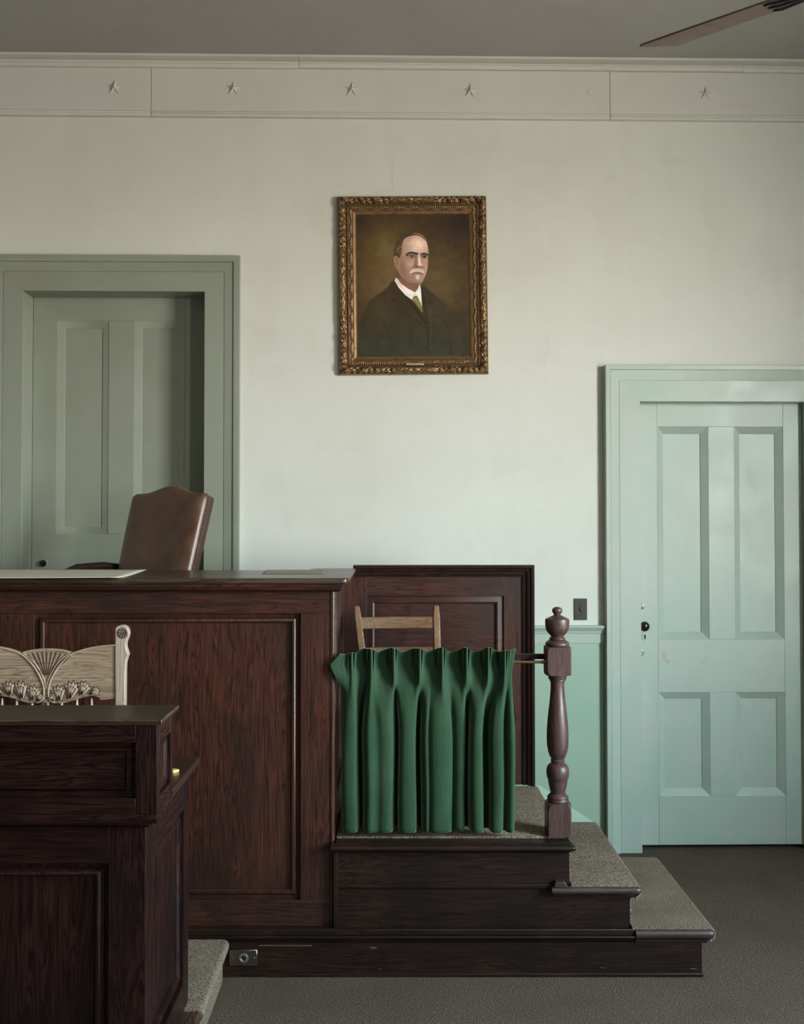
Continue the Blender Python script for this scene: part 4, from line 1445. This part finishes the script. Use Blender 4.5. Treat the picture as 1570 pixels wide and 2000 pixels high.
# outer crest board (right half in the picture, mirrored)
arcR = [(808, 416), (850, 396), (930, 371), (1000, 356), (1100, 340), (1180, 331), (1275, 326)]
lowR = [(1275, 915), (1180, 930), (1105, 935), (1085, 908), (1050, 892), (990, 893), (930, 902), (860, 922), (780, 950), (700, 968), (620, 968), (560, 950), (522, 972)]
fanR = [(524, 371), (600, 374), (680, 383), (750, 399)]
half = [cp(*p) for p in fanR + arcR] + [cp(*p) for p in lowR]
left = [mir(p) for p in half[1:-1]][::-1]
poly = half + left
mb = MB(); mb.prism(poly, -0.011, 0.009, MO)
crest = build('crest_rail', mb, oak_h, ok, bev=.002)
def strip(mbb, pts, w, d0, d1):
    """raised bead following a polyline given in close-view coordinates"""
    P = [Vector(p) for p in pts]
    rings = []
    for i, p in enumerate(P):
        tt = (P[min(i + 1, len(P) - 1)] - P[max(i - 1, 0)]).normalized(); nn = Vector((-tt.y, tt.x))
        rings.append([MO(*(p - nn * w), d0), MO(*(p - nn * w * .6), d1), MO(*(p + nn * w * .6), d1), MO(*(p + nn * w), d0)])
    mbb.loops(rings, True, True)
def smooth_pts(pts, m=4):
    out = []
    for i in range(len(pts) - 1):
        q = [pts[max(i - 1, 0)], pts[i], pts[i + 1], pts[min(i + 2, len(pts) - 1)]]
        for k in range(m): out.append(crs(*q, k / m))
    out.append(pts[-1]); return out
stemR = smooth_pts([(1275, 333), (1100, 348), (1000, 364), (900, 390), (810, 422), (730, 480), (650, 570), (590, 665), (556, 740), (540, 810), (538, 870), (548, 915), (570, 945), (610, 962)])
stemR2 = smooth_pts([(770, 424), (700, 470), (620, 560), (562, 655), (530, 735), (521, 800)])
mb = MB(); md_ = MB()
for pts in (stemR, ):
    P = [cp(*p) for p in pts]
    strip(mb, P, .0032, .008, .0135); strip(mb, [mir(p) for p in P], .0032, .008, .0135)
P = [cp(*p) for p in stemR2]
strip(mb, P, .0022, .008, .012); strip(mb, [mir(p) for p in P], .0022, .008, .012)
P = [cp(*p) for p in smooth_pts([(770, 412), (690, 394), (600, 382), (524, 379)])]
strip(mb, P, .0030, .008, .0125); strip(mb, [mir(p) for p in P], .0030, .008, .0125)
build('carved_bead', mb, oak_plain, crest, smooth=50)
# fan flutes: dark grooves radiating from the base of the fan
mb = MB()
fc = cp(515, 800)
for k in range(-5, 6):
    topx = 522 + k * 52; topy = 402 + abs(k) ** 1.8 * 2.6
    botx = 520 + k * 9; boty = 662 - abs(k) * 1.0
    a, b = cp(topx, topy), cp(botx, boty)
    dirv = (Vector(b) - Vector(a)); nn = Vector((-dirv.y, dirv.x)).normalized()
    a, b = Vector(a), Vector(b)
    w1, w2 = .0019, .0008
    mb.prism([a - nn * w1, a + nn * w1, b + nn * w2, b - nn * w2], .0092, .0104, MO)
for k in range(-5, 6):
    pass
P = [cp(480 + 70 * i / 6, 690 - 12 * math.sin(math.pi * i / 6)) for i in range(7)]
strip(mb, P, .0008, .0088, .0097)
build('fan_groove', mb, carved, crest, label='dark grooves of the carved fan')
# acanthus leaves: raised lobes with dark veins along the lower edge
mb = MB(); mv = MB()
def leaf_at(c, ang, L, W, flip=False):
    cx0, cy0 = c
    def Tm(a, b):
        ca, sa = math.cos(ang), math.sin(ang)
        p = cp(cx0 + (a * ca - b * sa), cy0 - (a * sa + b * ca))
        return mir(p) if flip else p
    n = 5
    out = []
    for k in range(n):                     # scalloped, pointed lobes around the tip
        th = -1.15 + 2.3 * k / (n - 1)
        for j, (dr, dt) in enumerate(((0.80, -.24), (1.12, 0.0), (0.80, .24))):
            r = dr
            out.append((L * (0.35 + 0.62 * r * math.cos((th + dt) * .85)), W * r * math.sin((th + dt) * .85) * 1.15))
    pts = [(0, -W * .2)] + out + [(0, W * .2)]
    P = [Tm(a, b) for a, b in pts]
    cen = Tm(L * .5, 0)
    for i in range(len(P) - 1):
        mb.face([MO(*P[i], .0085), MO(*P[i + 1], .0085), MO(*cen, .0175)])
    # outline groove
    Q = [Vector(p) for p in P]
    for i in range(len(Q) - 1):
        t_ = (Q[i + 1] - Q[i]); L_ = t_.length
        if L_ < 1e-6: continue
        nn = Vector((-t_.y, t_.x)) / L_
        mv.prism([Q[i] - nn * .0009, Q[i] + nn * .0009, Q[i + 1] + nn * .0009, Q[i + 1] - nn * .0009], .0088, .0101, MO)
    for k in range(n - 1):
        th = -0.9 + 1.8 * k / (n - 2)
        a = Vector(Tm(L * .12, W * .08 * (k - 1.5))); b = Vector(Tm(L * (0.35 + .42 * math.cos(th * .8)), W * .75 * math.sin(th * .8)))
        nn = (b - a); nn = Vector((-nn.y, nn.x)).normalized()
        mv.prism([a - nn * .0003, a + nn * .0003, b + nn * .0010, b - nn * .0010], .0088, .0150, MO)
for f in (False, True):
    leaf_at((600, 955), R(112), 105, 66, f)
    leaf_at((665, 955), R(98), 185, 84, f)
    leaf_at((770, 935), R(78), 215, 88, f)
    leaf_at((895, 890), R(72), 170, 78, f)
    leaf_at((985, 880), R(32), 130, 48, f)
build('acanthus_carving', mb, oak_plain, crest, smooth=0)
build('carved_vein', mv, carved, crest, label='dark carved outlines of the leaves')
# side posts with round rosette ends
PO = [(1243, 975), (1243, 200), (1250, 172), (1268, 145), (1295, 124), (1330, 113), (1368, 118), (1398, 140), (1415, 175), (1418, 215), (1408, 255), (1392, 290), (1385, 330), (1392, 375), (1408, 420), (1410, 438), (1396, 480), (1384, 530), (1380, 600), (1378, 780), (1375, 975)]
PO = [(min(max(x, 1268), 2000) if x < 1268 else x, y) for x, y in PO]
zs_ = ZK + 0.46
for f in (1, 0):
    P = [cp(*p) for p in PO]
    P = [(P[0][0] + .004, zs_)] + P + [(P[-1][0] - .002, zs_)]
    if f == 0: P = [mir(p) for p in P]
    mb = MB(); mb.prism(P, -0.022, 0.014, MO)
    bp = build('back_post', mb, oak_v, ok, bev=.0035, seg=3)
    c = cp(1352, 202)
    if f == 0: c = mir(c)
    r_ = 58 / S0 / FPX * yo
    mb = MB()
    mb.lathe([(r_, -.0138), (r_, -.0146), (0, -.0146)], (c[0], yo, c[1]), 28, 'y')
    build('rosette_ground', mb, carved, bp)
    mb = MB()
    for ring, rad, sz, n in ((1, .76, .26, 10), (2, .38, .20, 6)):
        for k in range(n):
            a = 2 * math.pi * k / n + ring * .3
            mb.blob((c[0] + r_ * rad * math.cos(a), yo - .0152, c[1] + r_ * rad * math.sin(a)), (r_ * sz, .0022, r_ * sz), 8, 6)
    mb.blob((c[0], yo - .016, c[1]), (r_ * .15, .0028, r_ * .15), 8, 6)
    build('rosette', mb, m_plain('rosette_bronze', (0.16, 0.13, 0.09), 0.35, .3), bp)
for X in (1003, 843, 675, 524):
    for f in ((0, 1) if X != 524 else (0,)):
        p = cp(X, 930)
        if f: p = mir(p)
        mb = MB(); mb.lathe([(.008, zs_ - .02), (.011, zs_ + .1), (.006, zs_ + .2), (.0085, p[1] - .05), (.0028, p[1] + .004)], (p[0], yo, 0), 14)
        build('spindle', mb, oak_v, ok)
mb = MB(); mb.box(ocx - .27, ocx + .27, 3.92, yo + .025, zs_ - .03, zs_ + .008)
build('seat', mb, oak_h, ok, bev=.012, seg=3)
for sx in (-1, 1):
    for sy in (3.95, yo - .01):
        mb = MB(); mb.lathe([(.014, ZK + .002), (.019, ZK + .15), (.014, ZK + .2), (.020, zs_ - .031)], (ocx + sx * .23, sy, 0), 14)
        build('leg', mb, oak_v, ok)

# ------------------------------------------------------------------ framed portrait
KX, KO = 4.486, (630, 350)
FR = [(658, 381), (951, 379), (955, 729), (662, 731)]
cor = [pw(X, Y, -0.05) for X, Y in FR]
pc = (sum(c[0] for c in cor) / 4, sum(c[1] for c in cor) / 4)
PWd = (math.dist(cor[0], cor[1]) + math.dist(cor[3], cor[2])) / 2
PHt = (math.dist(cor[0], cor[3]) + math.dist(cor[1], cor[2])) / 2
tilt = 0.5 * (math.atan2(cor[1][1] - cor[0][1], cor[1][0] - cor[0][0]) + math.atan2(cor[2][0] - cor[1][0], cor[1][1] - cor[2][1]))
pic = thing('framed_portrait', 'gilt framed painted portrait of a man with white moustache in a dark suit', 'painting', (0, 0, 0))
pic.matrix_world = FW @ Matrix.Translation((pc[0], -0.004, pc[1])) @ Matrix.Rotation(-tilt, 4, 'Y')
pic['_o'] = (0.0, 0.0, 0.0)
FWD = 0.105                                     # moulding width
hw_, hh_ = PWd / 2, PHt / 2
def prof_h(s, l, L, corner):
    """height of the moulding above the wall: s 0..1 across, l along the side"""
    d = min(l, L - l)
    if s < 0.05:
        h = 0.012 + 0.016 * (s / .05) + .003 * math.sin(l * 2 * math.pi / .011)
    elif s < 0.44:
        q = (s - .05) / .39
        h = 0.024 + (0.022 if d > .3 else .014) * math.sin(math.pi * q) ** .7
        orn = 0
        if d < 0.30:                            # carved corner and flower clusters
            for cc, rad in ((0.045, .042), (0.135, .030), (0.215, .030)):
                e = math.hypot((d - cc), (q - .5) * .042)
                orn += 0.022 * math.exp(-(e / (rad * .38)) ** 2)
            orn += 0.006 * mnoise.noise(Vector((l * 60, q * 3, corner))) + .004 * math.sin(l * 190 + q * 6) * math.sin(q * 9)
        else:
            orn = 0.0065 * mnoise.noise(Vector((l * 45, q * 11, corner))) + .0005 * math.sin((l * 260) + q * 10)
        h += orn
    elif s < 0.50:
        h = 0.026
    elif s < 0.56:
        h = 0.026 + .008 * math.sin(math.pi * (s - .5) / .06)
    elif s < 0.80:
        q = (s - .56) / .24
        h = 0.026 - .004 * q + .0035 * math.sin(l * 2 * math.pi / .012) * (1 if q < .45 else 0) * math.sin(math.pi * min(1, q / .45))
        wave = .62 + .16 * math.sin(l * 2 * math.pi / .085)
        h += .006 * math.exp(-((q - wave) / .10) ** 2)
    elif s < 0.84:
        h = 0.020
    else:
        q = (s - .84) / .16
        h = 0.024 - .010 * q
    return h
mb = MB()
NS = 34
ss = [0, 0, .02, .045] + [.05 + .39 * k / 13 for k in range(14)] + [.47, .50, .515, .53, .545, .56] + [.56 + .24 * k / 9 for k in range(1, 10)] + [.815, .84, .86, .93, 1.0, 1.0]
for side in range(4):
    L = 2 * hw_ if side % 2 == 0 else 2 * hh_
    NL = int(L / 0.0035)
    rings = []
    for i in range(NL + 1):
        l = L * i / NL
        ring = []
        for j, s in enumerate(ss):
            w = s * FWD
            ll = max(w, min(L - w, w + (L - 2 * w) * i / NL))
            h = prof_h(s, ll, L, side)
            if j == 0 or j == len(ss) - 1: h = 0.0 if j == 0 else 0.004
            a, b = ll - L / 2, w
            p = {0: (a, hh_ - b), 1: (hw_ - b, -a), 2: (-a, -hh_ + b), 3: (-hw_ + b, a)}[side]
            ring.append((p[0], -h, p[1]))
        rings.append(ring)
    mb.loops(rings, closed=False)
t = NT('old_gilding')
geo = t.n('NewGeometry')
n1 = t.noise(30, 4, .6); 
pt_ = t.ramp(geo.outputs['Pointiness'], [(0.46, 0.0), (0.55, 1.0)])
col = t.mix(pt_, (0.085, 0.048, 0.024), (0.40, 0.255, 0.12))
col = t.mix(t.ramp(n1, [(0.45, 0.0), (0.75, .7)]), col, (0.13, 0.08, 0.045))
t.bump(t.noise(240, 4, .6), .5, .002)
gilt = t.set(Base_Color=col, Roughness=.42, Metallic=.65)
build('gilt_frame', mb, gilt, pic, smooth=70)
mb = MB(); mb.box(-hw_ + .01, hw_ - .01, -.012, -0.0005, -hh_ + .01, hh_ - .01)
build('backing', mb, black_m, pic)
# painter: soft polygons and ellipses on a numpy canvas (coordinates of the close view)
CX0, CX1, CY0, CY1 = 284.0, 1290.0, 290.0, 1552.0
NX, NY = 330, 412
gx, gy = np.meshgrid(np.linspace(CX0, CX1, NX), np.linspace(CY0, CY1, NY))
def srgb(*c): return np.array([((v / 255) / 12.92 if v / 255 <= .04045 else ((v / 255 + .055) / 1.055) ** 2.4) for v in c])
rng = np.random.RandomState(5)
def vnoise(cell, seed):
    r = np.random.RandomState(seed)
    g_ = r.rand(int((CY1 - CY0) / cell) + 3, int((CX1 - CX0) / cell) + 3)
    fx, fy = (gx - CX0) / cell, (gy - CY0) / cell
    ix, iy = fx.astype(int), fy.astype(int); ax, ay = fx - ix, fy - iy
    ax, ay = ax * ax * (3 - 2 * ax), ay * ay * (3 - 2 * ay)
    return (g_[iy, ix] * (1 - ax) + g_[iy, ix + 1] * ax) * (1 - ay) + (g_[iy + 1, ix] * (1 - ax) + g_[iy + 1, ix + 1] * ax) * ay
cloud = .55 * vnoise(190, 1) + .3 * vnoise(90, 2) + .15 * vnoise(40, 3)
img = np.zeros((NY, NX, 3)) + srgb(56, 41, 26)
def lay(mask, c, op=1.0):
    global img
    m_ = np.clip(mask * op, 0, 1)[..., None]
    img = img * (1 - m_) + srgb(*c) * m_
def ell(cx, cy, rx, ry, soft=.3, rot=0.0):
    a = math.radians(rot); dx, dy = gx - cx, gy - cy
    u_, v_ = dx * math.cos(a) + dy * math.sin(a), -dx * math.sin(a) + dy * math.cos(a)
    d = np.sqrt((u_ / rx) ** 2 + (v_ / ry) ** 2)
    return np.clip((1 - d) / soft + .5, 0, 1)
def gau(cx, cy, rx, ry, rot=0.0):
    a = math.radians(rot); dx, dy = gx - cx, gy - cy
    u_, v_ = dx * math.cos(a) + dy * math.sin(a), -dx * math.sin(a) + dy * math.cos(a)
    return np.exp(-((u_ / rx) ** 2 + (v_ / ry) ** 2))
def pol(pts, soft=4.0, curve=True):
    if curve:
        q = pts + [pts[0]]; out = []
        n = len(pts)
        for i in range(n):
            p = [pts[(i - 1) % n], pts[i], pts[(i + 1) % n], pts[(i + 2) % n]]
            for k in range(5): out.append(crs(*p, k / 5))
        pts = out
    P = np.array(pts, float); Q = np.roll(P, -1, 0)
    dist = np.full(gx.shape, 1e9); ins = np.zeros(gx.shape, bool)
    for (x1, y1), (x2, y2) in zip(P, Q):
        ex, ey = x2 - x1, y2 - y1
        tt = np.clip(((gx - x1) * ex + (gy - y1) * ey) / (ex * ex + ey * ey + 1e-9), 0, 1)
        dist = np.minimum(dist, np.hypot(gx - x1 - tt * ex, gy - y1 - tt * ey))
        cr = ((y1 > gy) != (y2 > gy)) & (gx < ex * (gy - y1) / (ey if abs(ey) > 1e-9 else 1e-9) + x1)
        ins ^= cr
    return np.clip(np.where(ins, dist, -dist) / soft + .5, 0, 1)
def line(pts, w, soft=2.5):
    P = pts if len(pts) < 3 else [crs(*[pts[max(i - 1, 0)], pts[i], pts[i + 1], pts[min(i + 2, len(pts) - 1)]], k / 5) for i in range(len(pts) - 1) for k in range(5)] + [pts[-1]]
    dist = np.full(gx.shape, 1e9)
    for (x1, y1), (x2, y2) in zip(P[:-1], P[1:]):
        ex, ey = x2 - x1, y2 - y1
        tt = np.clip(((gx - x1) * ex + (gy - y1) * ey) / (ex * ex + ey * ey + 1e-9), 0, 1)
        dist = np.minimum(dist, np.hypot(gx - x1 - tt * ex, gy - y1 - tt * ey))
    return np.clip((w - dist) / soft + .5, 0, 1)
# background
lay(gau(560, 660, 230, 330), (96, 80, 44), .85)
lay(gau(570, 900, 170, 200), (104, 88, 66), .9)
lay(gau(1010, 860, 200, 260), (92, 78, 50), .85)
lay(gau(470, 760, 120, 200), (92, 70, 28), .5)
lay(cloud ** 2 * 1.3, (84, 66, 34), .55)
lay(gau(1250, 330, 150, 240), (38, 30, 24), .85); lay(gau(300, 330, 160, 150), (46, 34, 24), .7)
lay(np.clip((gy - 1050) / 450, 0, 1), (50, 48, 30), .8)
lay(gau(560, 610, 90, 120), (112, 96, 62), .45)
# coat
coat = pol([(628, 878), (560, 935), (490, 990), (430, 1035), (380, 1080), (340, 1180), (310, 1300), (290, 1420), (284, 1560), (1160, 1560), (1120, 1400), (1085, 1250), (1075, 1130), (1055, 1070), (1010, 1030), (930, 965), (870, 925), (760, 980)], 9)
lay(coat, (55, 46, 28))
lay(coat * np.clip((gy - 1100) / 350, 0, 1), (48, 50, 34), .8)
lay(coat * gau(1000, 1130, 90, 130), (66, 56, 38), .8)
lay(coat * gau(520, 1150, 90, 200), (68, 56, 36), .55)
lay(coat * line([(600, 1040), (630, 1100), (740, 1190), (880, 1290), (905, 1300)], 3, 8), (34, 28, 18), .8)
lay(coat * line([(628, 900), (700, 990), (800, 1120), (895, 1260)], 5, 10), (30, 26, 16), .9)
lay(coat * line([(862, 940), (885, 1060), (900, 1200), (912, 1300), (920, 1520)], 5, 14), (36, 32, 22), .9)
lay(coat * line([(935, 1120), (945, 1300), (935, 1480)], 7, 16), (74, 68, 46), .5)
lay(coat * line([(505, 1200), (550, 1320), (600, 1430)], 5, 18), (34, 30, 20), .7)
lay(coat * line([(590, 1040), (630, 1060)], 4, 8), (30, 24, 16), .9)
lay(coat * line([(1080, 1240), (1110, 1380), (1120, 1540)], 6, 16), (34, 32, 22), .7)
# neck and shirt
lay(pol([(650, 860), (640, 900), (700, 960), (790, 1000), (850, 960), (862, 900), (840, 880)], 5), (120, 88, 74))
lay(pol([(638, 852), (625, 880), (660, 940), (720, 1010), (775, 1048), (795, 1020), (806, 985), (740, 950), (680, 905), (655, 870)], 4, False), (208, 192, 184))
lay(pol([(638, 852), (628, 880), (650, 915), (700, 965), (730, 990), (700, 930), (655, 880)], 8, False), (176, 156, 148), .7)
lay(pol([(847, 915), (858, 960), (862, 1040), (866, 1115), (845, 1080), (822, 1020), (808, 985), (830, 955)], 4, False), (214, 204, 198))
lay(pol([(806, 985), (790, 1018), (778, 1048), (810, 1085), (850, 1140), (868, 1160), (862, 1100), (835, 1040), (820, 1005)], 4, False), (168, 152, 140))
lay(pol([(808, 992), (826, 1000), (830, 1022), (815, 1030), (796, 1025)], 4), (196, 184, 178))
lay(pol([(800, 1018), (784, 1040), (800, 1075), (840, 1130), (870, 1165), (866, 1120), (850, 1070), (832, 1030), (820, 1015)], 4), (108, 102, 58))
lay(line([(800, 1040), (830, 1070), (845, 1110)], 5, 12), (140, 134, 96), .6)
# head
face = pol([(700, 520), (740, 490), (800, 470), (860, 480), (905, 520), (925, 580), (930, 640), (925, 700), (922, 760), (905, 820), (885, 870), (858, 905), (820, 918), (775, 912), (720, 880), (675, 830), (655, 770), (650, 700), (660, 600)], 5)
lay(face, (152, 122, 104))
lay(face * gau(840, 560, 90, 75), (196, 172, 154), .95)
lay(face * gau(800, 600, 60, 40), (188, 160, 142), .6)
lay(face * gau(690, 740, 45, 160), (118, 92, 76), .75)
lay(face * gau(770, 735, 40, 45), (176, 144, 128), .75)
lay(face * gau(700, 850, 70, 70), (118, 92, 78), .75)
lay(face * gau(905, 770, 20, 90), (172, 138, 118), .6)
lay(face * gau(830, 885, 50, 22), (150, 118, 102), .7)
lay(face * gau(800, 912, 70, 14), (96, 68, 56), .8)
lay(face * gau(720, 640, 40, 60), (150, 122, 106), .7)
for yy_ in (560, 580, 602):
    lay(face * line([(760, yy_ + 4), (830, yy_), (900, yy_ + 5)], 1.6, 4), (160, 132, 114), .5)
# hair
hair = pol([(628, 665), (620, 620), (628, 570), (650, 530), (690, 490), (740, 465), (800, 457), (850, 463), (890, 490), (912, 530), (905, 528), (870, 492), (820, 476), (760, 486), (715, 510), (695, 560), (690, 620), (670, 680), (655, 672)], 4)
lay(hair, (76, 58, 42))
lay(line([(800, 459), (855, 468), (895, 500), (915, 545)], 3.5, 4), (150, 130, 110), .8)
lay(line([(640, 560), (680, 500), (740, 470)], 4, 10), (58, 44, 34), .7)
lay(hair * line([(650, 620), (665, 590), (695, 575)], 4, 6), (128, 110, 86), .8)
lay(line([(660, 640), (680, 610), (700, 600)], 3, 6), (120, 102, 82), .6)
# ear
lay(pol([(625, 665), (645, 660), (662, 690), (664, 740), (655, 780), (640, 770), (628, 730), (618, 690)], 4), (140, 108, 88))
lay(line([(634, 682), (650, 695), (650, 735), (646, 760)], 3, 6), (88, 62, 48), .8)
# brows, eyes
lay(line([(735, 652), (755, 636), (785, 632), (830, 642)], 9.5, 6), (42, 32, 26), .95)
lay(line([(866, 646), (890, 640), (922, 650)], 8, 6), (42, 32, 26), .95)
lay(gau(785, 662, 38, 18), (78, 56, 46), .8); lay(gau(893, 666, 30, 18), (74, 52, 44), .85)
lay(ell(778, 664, 20, 8, .5), (176, 156, 144), .8); lay(ell(780, 663, 12, 10, .5), (16, 11, 9))
lay(ell(893, 668, 17, 8, .5), (160, 140, 128), .8); lay(ell(893, 667, 11, 10, .5), (16, 11, 9))
lay(line([(752, 662), (775, 654), (802, 660)], 2.4, 3), (44, 32, 26)); lay(line([(872, 664), (892, 657), (912, 664)], 2.4, 3), (44, 32, 26))
lay(line([(755, 676), (780, 680), (803, 674)], 1.6, 5), (120, 92, 78), .8)
lay(ell(783, 660, 2, 2, .5), (220, 210, 200), .8)
# nose
lay(pol([(838, 650), (850, 652), (862, 720), (872, 748), (852, 756), (836, 740)], 6), (196, 172, 156), .8)
lay(gau(818, 710, 14, 50), (116, 90, 74), .85)
lay(line([(806, 740), (822, 752), (850, 758), (872, 752)], 4, 6), (86, 58, 46), .9)
lay(gau(820, 762, 34, 12), (98, 68, 56), .7)
# cheek fold, moustache, mouth, chin beard
lay(line([(798, 745), (780, 775), (768, 790)], 3, 8), (112, 84, 70), .7)
lay(line([(882, 760), (894, 790)], 3, 8), (112, 84, 70), .6)
lay(pol([(762, 812), (772, 785), (800, 772), (830, 770), (858, 775), (880, 790), (886, 812), (872, 818), (850, 806), (825, 800), (795, 808), (772, 820)], 5), (162, 148, 138))
for i in range(11):
    x_ = 772 + i * 11
    lay(line([(x_ + 4, 776 + abs(i - 5) * 1.5), (x_ - 2 + (i - 5) * 1.5, 804 + abs(i - 5) * 1.5)], 1.5, 3), (206, 196, 190), .7)
lay(line([(775, 822), (800, 812), (830, 808), (860, 814), (878, 822)], 3.5, 5), (70, 46, 40), .9)
lay(gau(828, 824, 32, 7), (128, 92, 80), .7)
lay(pol([(812, 828), (848, 828), (850, 850), (836, 874), (820, 868), (808, 848)], 6), (160, 142, 130), .9)
for i in range(5):
    lay(line([(816 + i * 7, 830), (822 + i * 4, 866)], 1.4, 3), (206, 194, 184), .7)
lay(gau(790, 850, 20, 24), (132, 104, 90), .5)
img = np.clip(img * (1.18 + 0.75 * np.clip(img.mean(2, keepdims=True) * 2.2, 0, 1)), 0, 1)
img *= (0.72 + 0.56 * (.5 * vnoise(60, 8) + .3 * vnoise(24, 9) + .2 * vnoise(10, 10)))[..., None]
img *= (0.96 + .08 * rng.rand(NY, NX))[..., None]
# tilted canvas in the picture's own frame
def crop_to_local(cx, cy):
    X, Y = KO[0] + cx / KX, KO[1] + cy / KX
    return X, Y
sx0 = hw_ - FWD * .985; sz0_ = hh_ - FWD * .985
vs = []
for j in range(NY):
    for i in range(NX):
        vs.append((-sx0 + 2 * sx0 * i / (NX - 1), -0.0135, sz0_ - 2 * sz0_ * j / (NY - 1)))
me = bpy.data.meshes.new('painted_canvas')
fs = [(j * NX + i, j * NX + i + 1, (j + 1) * NX + i + 1, (j + 1) * NX + i) for j in range(NY - 1) for i in range(NX - 1)]
me.from_pydata(vs, [], fs)
ca = me.color_attributes.new('paint', 'FLOAT_COLOR', 'POINT')
ca.data.foreach_set('color', np.concatenate([img.reshape(-1, 3), np.ones((NX * NY, 1))], 1).astype(np.float32).ravel())
t = NT('oil_paint')
at = t.n('VertexColor', layer_name='paint')
gm = t.n('BrightContrast')
t.l(at.outputs['Color'], t.b.inputs['Base Color'])
t.bump(t.noise(120, 4, .6), .1, .001)
me.materials.append(t.set(Roughness=.5, Specular_IOR_Level=.25))
o = bpy.data.objects.new('painted_canvas', me); COL.objects.link(o); o.parent = pic
mb = MB(); mb.box(-.045, .055, -.040, -.030, -hh_ + .048, -hh_ + .062)
build('name_plate', mb, m_plain('plate_brass', (0.62, 0.5, 0.25), .35, .8), pic, bev=.002, label='small blank-looking brass plate')

for o in scene.objects:
    if '_o' in o: del o['_o']
